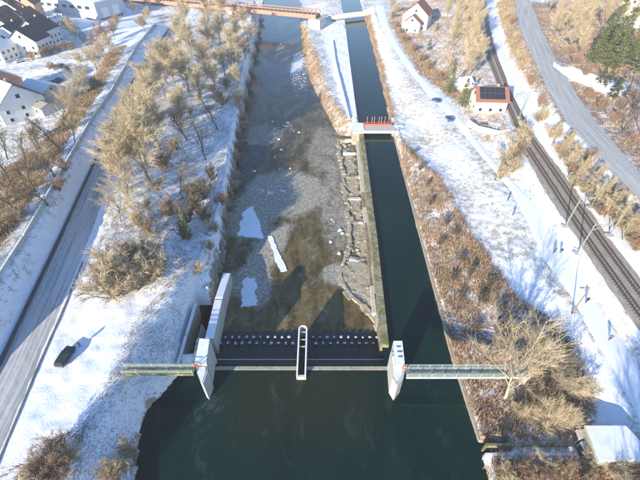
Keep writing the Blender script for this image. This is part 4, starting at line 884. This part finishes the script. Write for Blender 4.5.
# ------------------------------------------------------------------ houses
def house(name, p, rot, L, W, eave, ridge, wm, rm, label, wins=(), chimney=True, skylights=0, over=.4, gable_wins=1, rm2=None, solar=False, door=False):
    """L along the ridge (local x), W across; windows: list of (side, n) with side in 'f','b' (long walls)"""
    r = empty(name, (p.x, p.y, p.z - .1), rad(rot), label, 'house'); l, w_ = L / 2, W / 2
    MB().add([(-l,-w_,0),(l,-w_,0),(l,w_,0),(-l,w_,0),(-l,-w_,eave),(l,-w_,eave),(l,w_,eave),(-l,w_,eave),(-l,0,ridge),(l,0,ridge)], [(3,2,1,0),(0,1,5,4),(2,3,7,6),(1,2,6,9,5),(3,0,4,8,7),(4,5,9,8),(6,7,8,9)]).build('wall', wm, r)
    sl = (ridge - eave) / w_; ln = math.hypot(1, sl); th = .22
    for sg, mm in ((-1, rm), (1, rm2 or rm)):
        e = (sg * (w_ + over), eave - over * sl); q = []
        for x in (-l - over, l + over):
            q += [(x, e[0], e[1] + .03), (x, 0, ridge + .03), (x, 0, ridge + .03 + th), (x, e[0], e[1] + .03 + th)]
        rf = MB().add(q, [(0,1,2,3),(7,6,5,4),(0,4,5,1),(1,5,6,2),(2,6,7,3),(3,7,4,0)]).build('roof', mm, r)
        if sg == -1:
            for k in range(skylights):
                x = -l + L * (k + 1) / (skylights + 1); y = -w_ * .5; z = ridge - w_ * .5 * sl + .03 + th + .04; u = .55
                MB().add([(x - .5, y - u, z - u * sl), (x + .5, y - u, z - u * sl), (x + .5, y + u, z + u * sl), (x - .5, y + u, z + u * sl)], [(0,1,2,3)]).build('skylight', M['glass'], rf)
            if solar:
                for i in range(5):
                    for j in range(2):
                        x0 = -l * .84 + i * L * .166; y1 = -w_ * (.06 + j * .44); y0 = y1 - w_ * .43; z = lambda y: ridge + y * sl + .03 + th + .05
                        MB().add([(x0, y0, z(y0)), (x0 + L * .162, y0, z(y0)), (x0 + L * .162, y1, z(y1)), (x0, y1, z(y1))], [(0,1,2,3)]).build('solar_panel', M['solar'], rf)
            if chimney:
                MB().box(l * .35, .3, ridge - 1.2, l * .35 + .55, .85, ridge + .7).build('chimney', M['plaster_orange'], rf)
    def win(c, nx, ny, ww, wh):
        t = Vector((-ny, nx, 0)); n = Vector((nx, ny, 0)); c = Vector(c)
        f = MB().add([c + n * .05 + t * a * ww / 2 + Vector((0, 0, b * wh / 2)) for a, b in ((-1,-1),(1,-1),(1,1),(-1,1))] + [c - n * .02 + t * a * ww / 2 + Vector((0, 0, b * wh / 2)) for a, b in ((-1,-1),(1,-1),(1,1),(-1,1))], [(0,1,2,3),(7,6,5,4),(0,4,5,1),(1,5,6,2),(2,6,7,3),(3,7,4,0)]).build('window', M['white_paint'], r)
        MB().add([c + n * .058 + t * a * ww * .42 + Vector((0, 0, b * wh * .42)) for a, b in ((-1,-1),(1,-1),(1,1),(-1,1))], [(0,1,2,3)]).build('pane', M['glass'], f)
    for side, n, rows in wins:
        for j in range(rows):
            for k in range(n):
                z = 1.1 + 1.9 * j
                if side in 'fb': win((-l + L * (k + .5) / n, (-w_ if side == 'f' else w_), z), 0, -1 if side == 'f' else 1, .95, 1.0)
                else: win(((-l if side == 'l' else l), -w_ + W * (k + .5) / n, z), -1 if side == 'l' else 1, 0, .95, 1.0)
    for sx in ((-1, 1) if gable_wins else ()): win((sx * l, 0, eave + (ridge - eave) * .35), sx, 0, 1.1, 1.1)
    if door: MB().box(l + .002, -.35, 0, l + .08, .35, 1.5).build('door', M['wood'], r)
    return r
W2 = (('f', 4, 2), ('b', 4, 2), ('l', 3, 2), ('r', 3, 2)); W1 = (('f', 4, 2), ('l', 3, 2), ('r', 3, 2))
house('village_house', GT(17, 113, 8.6), -33, 12, 11, 4.4, 8.6, M['plaster_white'], mat('roof_frosted', (.50, .50, .50), .8, .15, .6, .02, dirt=(.30, .29, .29), dirt_amt=.4), 'nearest village house with a frosted pale roof slope and dark rear slope', W1, True, 3, rm2=M['roof_dark'])
house('village_house', GT(47, 100, 8.6), -28, 9, 8, 3.2, 5.0, M['plaster_grey'], M['snow_dirty'], 'low annex with snowy roof beside the frosted roof house', (('f', 3, 1), ('r', 2, 1)), False, 0, rm2=M['snow'])
house('garden_shed', GT(46, 112, 8.6), -28, 5, 4, 2.2, 2.8, M['plaster_grey'], M['concrete'], 'small grey flat roofed shed beside the snowy annex', (('f', 1, 1),), False, 0, gable_wins=0)
house('village_house', GT(2, 98, 8.6), -33, 9, 11, 5, 9, M['plaster_orange'], M['snow_dirty'], 'orange walled house beside the frosted roof house', W1, True, 0)
rowm = [((36, 53), 84, 8, 10, 5.2, 8.6, 'plaster_white', 'roof_dark', 'white terraced house with dark roof at the low end of the village row'), ((45, 44), 84, 9, 10, 5.6, 9, 'plaster_white', 'roof_dark', 'white terraced house with wide dark windows in the middle of the village row'),
        ((22, 47), 84, 9, 9, 5, 8.2, 'plaster_grey', 'roof_dark', 'grey house with dark roof behind the village row'), ((33, 34), 84, 9, 9, 5.4, 9, 'plaster_cream', 'roof_brown', 'cream house with brown snow-dusted roof behind the village row'),
        ((10, 36), 84, 10, 10, 5.5, 9.5, 'plaster_white', 'roof_brown', 'white house with wide brown roof at the village edge'), ((32, 18), 100, 8, 9, 6, 10, 'plaster_orange', 'roof_brown', 'orange walled gabled house beside the village street'),
        ((18, 20), 90, 9, 9, 5, 8.5, 'plaster_white', 'roof_brown', 'white house with patchy brown roof next to the orange house'), ((4, 58), 80, 9, 9, 4.5, 8, 'plaster_white', 'snow_dirty', 'white house with snow-covered roof below the village row'),
        ((2, 22), 90, 9, 9, 5, 8.5, 'plaster_cream', 'roof_brown', 'cream house with brown roof at the back of the village'), ((20, 6), 75, 11, 9, 5, 8.5, 'plaster_white', 'roof_brown', 'long white house with brown roof at the far end of the village'), ((4, 8), 75, 9, 9, 5, 8, 'plaster_grey', 'snow_dirty', 'grey house with snowy roof at the far end of the village'),
        ((57, 24), 80, 6, 5, 2.6, 3.4, 'plaster_white', 'snow', 'small white garage with snowy roof beside the village street')]
for (px, py), rz, L_, W_, e_, r_, wm, rm, lb in rowm:
    house('village_house', GT(px, py, 8.6), rz, L_, W_, e_, r_, M[wm], M[rm], lb, W2 if e_ > 4.6 else W1, True, 2)
# long white hall
hp = GT(90, 13, 8.6); hr = empty('factory_hall', hp, rad(-20), 'long industrial hall with flat white snowy roof and grey end wall', 'hall')
MB().box(-32, -9, 0, 14, 9, 6.5).build('wall', M['plaster_grey'], hr); MB().box(-32.3, -9.3, 6.5, 14.3, 9.3, 6.95).build('roof', M['snow'], hr)
for k in range(9): 
    f = MB().box(-29 + k * 4.6, -9.06, 3.6, -26 + k * 4.6, -9.002, 5.2).build('window', M['white_paint'], hr); MB().box(-28.8 + k * 4.6, -9.09, 3.75, -26.2 + k * 4.6, -9.062, 5.05).build('pane', M['glass'], f)
for k in range(2): MB().box(14.002, -6 + k * 7, 0, 14.08, -2 + k * 7, 4).build('gate', M['plaster_white'], hr)
# right side houses
house('red_house', GT(486, 108, 4.5), -4, 8, 7, 3.4, 5.8, M['plaster_cream'], M['roof_red'], 'small house with red tile roof and dark solar panels by the railway', (('f', 3, 1), ('l', 2, 1), ('r', 2, 1)), True, 0, solar=True, door=True)
house('garden_shed', GT(462, 87, 4.2), 15, 4, 3.4, 2.2, 3, M['plaster_white'], M['snow'], 'small white garden shed behind the conifer', (('f', 1, 1),), False, 0, gable_wins=0)
house('white_house', GT(416, 27, 4.6), 68, 11, 11, 6, 10.5, M['plaster_white'], M['roof_red'], 'large white gabled house with red roof above the snowy path', (('f', 3, 2), ('b', 3, 2), ('l', 3, 2), ('r', 3, 2)), True, 0)
house('white_house', GT(412, 31, 4.4), 68, 6, 7, 4, 6.6, M['plaster_white'], M['roof_red'], 'lower white gabled annex in front of the large white house', (('l', 2, 1), ('f', 2, 1)), False, 0)
house('hill_house', GT(636, 24, 16), 20, 13, 10, 7, 10, M['plaster_white'], M['roof_red'], 'white house with orange roof on the hillside', W2, True, 0)
# terrace and fence of the red-roofed house
tp = GT(488, 128, 4.4); tr_ = empty('garden_terrace', (tp.x, tp.y, tp.z - .4), 0, 'snowy garden terrace with pale board fence below the red roofed house', 'terrace')
MB().prism([(-4.8, 2.5), (4.6, 3.2), (4.8, -3.0), (1.0, -4.2), (-3.2, -1.6)], 0, .75).build('slab', M['concrete_pale'], tr_)
cor = [(-4.8, 2.5), (-3.2, -1.6), (1.0, -4.2), (4.8, -3.0)]
for (ax, ay), (bx, by) in zip(cor[:-1], cor[1:]):
    n = 5
    for k in range(n):
        a = Vector((ax, ay, 1.25)).lerp(Vector((bx, by, 1.25)), (k + .04) / n); b = Vector((ax, ay, 1.25)).lerp(Vector((bx, by, 1.25)), (k + .96) / n); MB().bar(a, b, .08, 1.0).build('fence_panel', M['fence_blue'], tr_)
MB().tube([(2.6, 0, .75), (2.6, 0, 1.0)], [1.5, 1.5], 14).build('round_pool', M['plaster_grey'], tr_)
MB().box(-2.4, -.6, .75, -.6, .5, 1.5).build('bench_table', M['wood'], tr_)

# ------------------------------------------------------------------ far railway bridge and the footbridge
b0 = G(318, 14.5, 6.0); b1 = G(150, -1, 6.0); dv = (b1 - b0).normalized(); nv = Vector((-dv.y, dv.x, 0)); LB = (b1 - b0).length + 40
br = empty('railway_bridge', (b0.x, b0.y, 0), math.atan2(dv.y, dv.x), 'long rusty brown steel girder railway bridge across the river', 'bridge')
MB().box(0, -2.6, 5.4, LB, 2.6, 5.9).build('deck', M['rust'], br)
for y in (-2.7, 2.7):
    MB().box(0, y - .15, 4.6, LB, y + .15, 6.3).build('girder', M['rust_pale'], br); MB().box(0, y - .25, 7.3, LB, y + .25, 7.6).build('top_chord', M['rust_pale'], br)
    po = MB(); n = int(LB / 2.2)
    for k in range(n + 1): x = LB * k / n; po.box(x - .16, y - .14, 6.3, x + .16, y + .14, 7.3)
    tag(po.build('posts', M['rust'], br), kind='stuff')
for y in (-.75, .75): MB().box(0, y - .05, 5.9, LB, y + .05, 6.08).build('rail', M['rail'], br)
tag(MB().box(0, -1.4, 5.9, LB, 1.4, 5.96).build('sleepers', M['sleeper'], br), kind='stuff')
for x in (0.5, 47, 98, 140):
    q = MB(); q.prism([(x - 1.2, -3), (x + 1.2, -3), (x + 1.2, 3), (x - 1.2, 3)], -4, 4.6); q.prism([(x - 1.8, -3.6), (x + 1.8, -3.6), (x + 1.8, 3.6), (x - 1.8, 3.6)], 4.0, 4.58); q.build('pier', M['concrete_pale'], br)
f0 = G(333, 17.5, 2); f1 = G(388, 11, 2); fd = (f1 - f0); fb = empty('footbridge', (f0.x, f0.y, 0), math.atan2(fd.y, fd.x), 'pale snowy footbridge over the far end of the canal', 'bridge'); fl = fd.length
MB().box(-2, -1.6, 1.3, fl + 2, 1.6, 1.9).build('deck', M['concrete_pale'], fb); MB().box(-2, -1.3, 1.902, fl + 2, 1.3, 1.98).build('snow_cover', M['snow_dirty'], fb)
for y in (-1.55, 1.55): MB().box(-2, y - .06, 1.9, fl + 2, y + .06, 2.9).build('parapet', M['plaster_cream'], fb)
for x in (1, fl - 1): MB().box(x - .8, -1.5, -2.5, x + .8, 1.5, 1.3).build('abutment', M['concrete'], fb)
# abutment block at the end of the railway bridge
ab = G(316, 16, 4); MB().prism([(-2.5, -4), (3.5, -4), (3.5, 4), (-2.5, 4)], -4, 4.5).build('abutment', M['concrete_pale'], br)

# ------------------------------------------------------------------ railway tracks, masts, lamps
tr0 = centre(GP(rail_L, 5), GP(rail_R, 5), 110)
def track(off_c, label):
    mids = []
    for p, q in tr0:
        d = (q - p).normalized(); m = (p + q) / 2 + d * off_c; mids.append((m, d))
    c = mids[40][0]; r = empty('railway_track', (c.x, c.y, 5), 0, label, 'railway track')
    for o in (-.5, .5):
        mb = MB(); pts = [m + d * o for m, d in mids]
        for a, b in zip(pts[:-1], pts[1:]): mb.bar(Vector((a.x, a.y, Hh(a.x, a.y) + .24)), Vector((b.x, b.y, Hh(b.x, b.y) + .24)), .10, .14)
        wp(mb, 'rail', M['rail'], r)
    sl_ = MB(); acc = 0
    for (m0, d0), (m1, d1) in zip(mids[:-1], mids[1:]):
        n = max(1, int((m1 - m0).length / .5))
        for k in range(n):
            m = m0.lerp(m1, k / n); z = Hh(m.x, m.y) + .105; sl_.bar(Vector((m.x, m.y, z)) - d0 * .9, Vector((m.x, m.y, z)) + d0 * .9, .2, .08)
    tag(wp(sl_, 'sleepers', M['sleeper'], r), kind='stuff')
track(-1.5, 'railway track nearer the snowy promenade'); track(1.5, 'railway track beside the upper snowy verge')
def mast(px, py, side, label):
    p = GT(px, py, 5); r = empty('catenary_mast', p, 0, label, 'mast')
    MB().box(-.5, -.5, -.3, .5, .5, .25).build('foundation', M['concrete_pale'], r)
    MB().tube([(0, 0, .2), (0, 0, 6.8)], [.12, .08], 6).build('pole', M['mast'], r)
    MB().tube([(0, 0, 6.3), (side * 2.6, 0, 6.5)], .06, 5).build('top_arm', M['mast'], r); MB().tube([(0, 0, 5.2), (side * 2.6, 0, 6.5)], .06, 5).build('brace', M['mast'], r)
    MB().tube([(side * 2.6, 0, 6.5), (side * 2.7, 0, 5.4)], .05, 5).build('dropper', M['steel_dark'], r)
mast(565, 227, 1, 'pale catenary mast with bracket between the promenade and the railway, farther from the hut'); mast(577, 254, 1, 'pale catenary mast with bracket close to the promenade lamp post'); mast(609, 236, -1, 'pale catenary mast on the upper side of the railway'); mast(590, 208, -1, 'pale catenary mast below the embankment trees'); mast(519, 118, -1, 'pale catenary mast near the red roofed house')
def lamp(px, py, h, label):
    p = GT(px, py, 3.5); r = empty('lamp_post', p, 0, label, 'lamp post')
    MB().tube([(0, 0, -.2), (0, 0, h * .5), (0, 0, h)], [.09, .07, .05], 6).build('pole', M['lamp_brown'], r); MB().tube([(0, 0, h), (-.5, 0, h + .12), (-.9, 0, h + .1)], .04, 5).build('arm', M['lamp_brown'], r); MB().box(-1.35, -.12, h, -.8, .12, h + .14).build('lamp_head', M['mast'], r); MB().tube([(0, 0, -.2), (0, 0, .3)], .16, 6).build('base', M['frame_dark'], r)
lamp(572, 313, 5.5, 'brown lamp post on the snowy promenade near a lone walker'); lamp(495, 180, 5, 'brown lamp post on the promenade near the railway bushes')
# ------------------------------------------------------------------ hut and inlet
hc = [G(x, y, 4.2) for x, y in [(585,425),(626,425),(646,446),(650,461),(599,461.5)]]; hcen = sum(hc, Vector()) / 5
hut = empty('concrete_hut', (hcen.x, hcen.y, 1.5), 0, 'low concrete intake hut with a flat snow-covered roof', 'hut')
wp(MB().prism([hcen + (p - hcen) * .95 for p in hc], -.5, 3.85), 'wall', M['concrete'], hut); wp(MB().prism(hc, 3.852, 4.12), 'roof_slab', M['concrete_pale'], hut); wp(MB().prism([hcen + (p - hcen) * .965 for p in hc], 4.122, 4.22), 'snow_cover', M['snow'], hut)
a = G(584, 429, 3); b = G(598, 459, 3)
for t0, t1 in ((0.02, .32), (.42, .95)):
    p = a.lerp(b, t0); q = a.lerp(b, t1); d = (q - p).normalized(); n = Vector((d.y, -d.x, 0)) * (-1 if d.x * 0 + d.y > 0 else 1); n = Vector((-1, 0, 0))
    wp(MB().prism([p, q, q + n * .9, p + n * .9], .2, 3.0), 'intake_frame', M['concrete_pale'], hut)
    m0 = p.lerp(q, .12) + n * .92; m1 = p.lerp(q, .88) + n * .92; wp(MB().prism([m0, m1, m1 + n * .05, m0 + n * .05], .5, 2.6), 'intake_gate', M['frame_dark'], hut)
fl_ = [G(x, y, .35) for x, y in [(500,446.5),(583,446.5),(583,453),(500,453.5)]]; fc = sum(fl_, Vector()) / 4
flm = empty('inlet_flume', (fc.x, fc.y, -1), 0, 'shallow snowy concrete flume leading from the pool to the hut', 'channel')
wp(MB().prism(fl_, -1, .30), 'floor', M['snow_dirty'], flm)
for y0, y1 in ((443.5, 446.2), (453.2, 456)):
    wp(MB().prism([G(x, y, 1.6 if y0 < 450 else 1.2) for x, y in [(485,y0),(584,y0),(584,y1),(485,y1)]], -1.2, 1.7 if y0 < 450 else 1.35), 'side_wall', M['concrete_moss'] if y0 < 450 else M['snow_dirty'], flm)

# ------------------------------------------------------------------ cars
def car(p, rz, paint, label, group=None, estate=False):
    r = empty('parked_car', p, rz, label, 'car', group); r.scale = (.69, .69, .69)
    prof = [(-2.12,.35),(-2.15,.75),(-2.05,.95),(-.9,.98),(1.0,.98),(2.0,.82),(2.15,.62),(2.12,.35)] if not estate else [(-2.12,.35),(-2.15,.8),(-2.1,1.0),(-.9,1.0),(1.0,1.0),(2.0,.84),(2.15,.62),(2.12,.35)]
    cab = [(-1.85,.96),(-1.2,1.42),(.15,1.46),(1.05,.98)] if not estate else [(-2.08,.98),(-1.85,1.48),(.15,1.5),(1.05,.98)]
    n = len(prof); mb = MB(); ys = [(-.88, .96), (-.80, 1.0), (.80, 1.0), (.88, .96)]
    for y, f in ys: mb.v += [(x * f, y, .35 + (z - .35) * (f if abs(y) > .85 else 1)) for x, z in prof]
    for i in range(3):
        for k in range(n): mb.f.append((i * n + k, i * n + (k + 1) % n, (i + 1) * n + (k + 1) % n, (i + 1) * n + k))
    mb.f += [tuple(range(n)), tuple(range(4 * n - 1, 3 * n - 1, -1))]; body = mb.build('body', paint, r, False)
    n = 4; mb = MB()
    for s in (-1, 1): mb.v += [(x, s * (.80 - (z - .96) * .30), z) for x, z in cab]
    mb.f = [(0,1,2,3),(7,6,5,4),(0,4,5,1),(1,5,6,2),(2,6,7,3)]; cabin = mb.build('cabin', paint, r)
    def pane(nm, i, j, t=.10):
        a, b = Vector(mb.v[i]), Vector(mb.v[j]); c, d = Vector(mb.v[j + 4]), Vector(mb.v[i + 4]); ce = (a + b + c + d) / 4; nn = (b - a).cross(d - a).normalized()
        if nn.dot(ce - Vector((0, 0, 1))) < 0: nn = -nn
        MB().add([ce + (v - ce) * .86 + nn * .012 for v in (a, b, c, d)], [(0,1,2,3)]).build(nm, M['glass'], cabin)
    pane('rear_window', 0, 1); pane('windscreen', 2, 3)
    for s, o in ((-1, 0), (1, 4)):
        q = [Vector(mb.v[o + k]) for k in range(4)]; ce = sum(q, Vector()) / 4; MB().add([ce + Vector(((v - ce).x * .86, (v - ce).y * .7 + s * .015, (v - ce).z * .7 + .03)) for v in q], [(0,1,2,3)]).build('side_window', M['glass'], cabin)
    for x in (-1.3, 1.35):
        for s in (-1, 1):
            w_ = MB().tube([(x, s * .70, .32), (x, s * .90, .32)], .32, 14).build('wheel', M['tyre'], r); MB().tube([(x, s * .901, .32), (x, s * .915, .32)], .2, 10).build('rim', M['rim'], w_)
    for s in (-1, 1):
        MB().box(2.0, s * .62 - .18, .60, 2.17, s * .62 + .18, .74).build('headlight', M['clear_light'], r); MB().box(-2.17, s * .70 - .12, .68, -2.06, s * .70 + .12, .90).build('tail_light', M['orange_light'], r); MB().box(.75, s * .95 - .1, .98, .9, s * .95 + .1, 1.1).build('mirror', paint, r)
    MB().box(-1.7, -.7, .2, 1.8, .7, .36).build('underbody', M['tyre'], r)
    return r
def paint(name, c): return mat(name, c, .3, .08, 2, spec=.5)
pd_, pb, pw, psil, pr_ = paint('paint_dark', (.035, .045, .045)), paint('paint_blue', (.05, .11, .25)), paint('paint_white', (.75, .75, .76)), paint('paint_silver', (.42, .44, .47)), paint('paint_red', (.4, .05, .04))
car(GT(66.5, 358, 4), rad(86), pd_, 'dark grey hatchback car parked on the snowfield', None, True)
car(GT(436, 101.5, 3.6), rad(118), pb, 'blue car parked on the promenade edge, farther from the red roofed house'); car(GT(449, 120, 3.6), rad(100), pb, 'dark blue car parked on the promenade close to the conifers', None, True)
for px, py, rz, pt, lb in [(50,68.5,80,pw,'white car parked on the village lane, farthest from the trees'),(56,67.5,85,psil,'silver car parked on the village lane between white and dark cars'),(61,66.5,85,pd_,'dark car parked on the village lane beside the silver car'),(56,83,10,pd_,'dark car parked behind the snowy annex'),(60,81,10,pb,'blue car parked behind the snowy annex'),(20,62,60,pw,'white car parked in front of the village row'),(56,10,-50,psil,'silver car on the snowy village street')]:
    car(GT(px, py, 8.6), rad(rz), pt, lb)

# ------------------------------------------------------------------ people
def person_body():
    me = bpy.data.meshes.new('body'); J = dict(pel=(0,0,.95), che=(0,.02,1.32), nek=(0,.02,1.50), hed=(0,.05,1.60), top=(0,.05,1.72), hl=(.10,0,.90), kl=(.11,.16,.50), al=(.11,.12,.09), tl=(.12,.28,.05), hr=(-.10,0,.90), kr=(-.11,.03,.49), ar=(-.11,-.24,.12), tr=(-.12,-.10,.05), sl=(.19,.02,1.42), el=(.25,-.07,1.16), wl=(.25,.03,.93), fl=(.25,.07,.84), sr=(-.19,.02,1.42), er=(-.25,.02,1.15), wr=(-.25,.16,.95), fr=(-.25,.21,.87))
    Rr = dict(pel=.155, che=.17, nek=.065, hed=.10, top=.085, hl=.105, kl=.075, al=.05, tl=.045, hr=.105, kr=.075, ar=.05, tr=.045, sl=.085, el=.06, wl=.042, fl=.04, sr=.085, er=.06, wr=.042, fr=.04)
    ks = list(J); E = [('pel','che'),('che','nek'),('nek','hed'),('hed','top'),('pel','hl'),('hl','kl'),('kl','al'),('al','tl'),('pel','hr'),('hr','kr'),('kr','ar'),('ar','tr'),('che','sl'),('sl','el'),('el','wl'),('wl','fl'),('che','sr'),('sr','er'),('er','wr'),('wr','fr')]
    me.from_pydata([J[k] for k in ks], [(ks.index(a), ks.index(b)) for a, b in E], []); o = bpy.data.objects.new('tmp', me); COL.objects.link(o)
    sk = o.modifiers.new('s', 'SKIN'); ss = o.modifiers.new('d', 'SUBSURF'); ss.levels = 1; ss.render_levels = 1
    for i, k in enumerate(ks): v = me.skin_vertices[0].data[i]; v.radius = (Rr[k], Rr[k]); v.use_root = (k == 'pel')
    dg = bpy.context.evaluated_depsgraph_get(); out = bpy.data.meshes.new_from_object(o.evaluated_get(dg)); bpy.data.objects.remove(o); set_smooth(out); return out
PB = person_body()
def person(px, py, rz, jc, tc_, label, p=None):
    p = p or GT(px, py, 3.5); r = empty('person', p + Vector((0, 0, .06)), rz, label, 'person'); r.scale = (.72, .72, .72)
    body = PB.copy(); body.materials.clear()
    for m_ in (jc, tc_, M['skin'], M['bark_dark']): body.materials.append(m_)
    for f in body.polygons:
        z = f.center.z; y = f.center.y
        hand = abs(f.center.x) > .2 and z < .93
        f.material_index = 2 if hand else (3 if z > 1.66 or (z > 1.56 and y < .04) else 2 if z > 1.50 else 0 if z > .84 else 1)
    link('body', body, r); MB().tube([(0, .02, 1.44), (0, .03, 1.53)], [.13, .09], 8).build('scarf_collar', jc, r, True)
cb, cbl, cg, crd, cjn = mat('cloth_black', (.03, .03, .035), .9), mat('cloth_blue', (.06, .09, .2), .9), mat('cloth_grey', (.18, .18, .19), .9), mat('cloth_red', (.35, .06, .05), .9), mat('cloth_jeans', (.05, .06, .10), .9)
person(81, 347, 2.6, cb, cjn, 'person in black jacket standing beside the dark car on the snowfield')
person(553.5, 253, 2.9, cg, cb, 'person in grey jacket walking beside another on the promenade'); person(560, 253.5, 2.8, cb, cg, 'person in black jacket walking beside another on the promenade')
person(585.5, 303, -.3, cb, cjn, 'lone person in black walking near the promenade lamp post'); person(609, 340, 2.6, cg, cb, 'lone person in grey on the promenade below the lamp post')
person(507.5, 201, -.2, cbl, cb, 'person in blue jacket walking on the far promenade'); person(512.5, 216, -.2, cg, cjn, 'person in grey jacket walking behind the blue jacketed one')

# ------------------------------------------------------------------ hazy air
for o in list(COL.objects):
    if o.parent is None and o.type in ('MESH', 'EMPTY'): o.location = o.location * UNIT; o.scale = o.scale * UNIT
hz = MB().box(-1000, -450, -9, 1000, 1300, 110).build('haze', None); tag(hz, 'thin bright winter haze in the air over the valley', 'haze', kind='stuff')
m = bpy.data.materials.new('haze'); m.use_nodes = True; N = m.node_tree.nodes; N.remove(N['Principled BSDF']); pv = N.new('ShaderNodeVolumePrincipled'); pv.inputs['Color'].default_value = (1, .985, .96, 1); pv.inputs['Density'].default_value = .0003; pv.inputs['Anisotropy'].default_value = .0
m.node_tree.links.new(pv.outputs[0], N['Material Output'].inputs['Volume']); hz.data.materials.append(m)
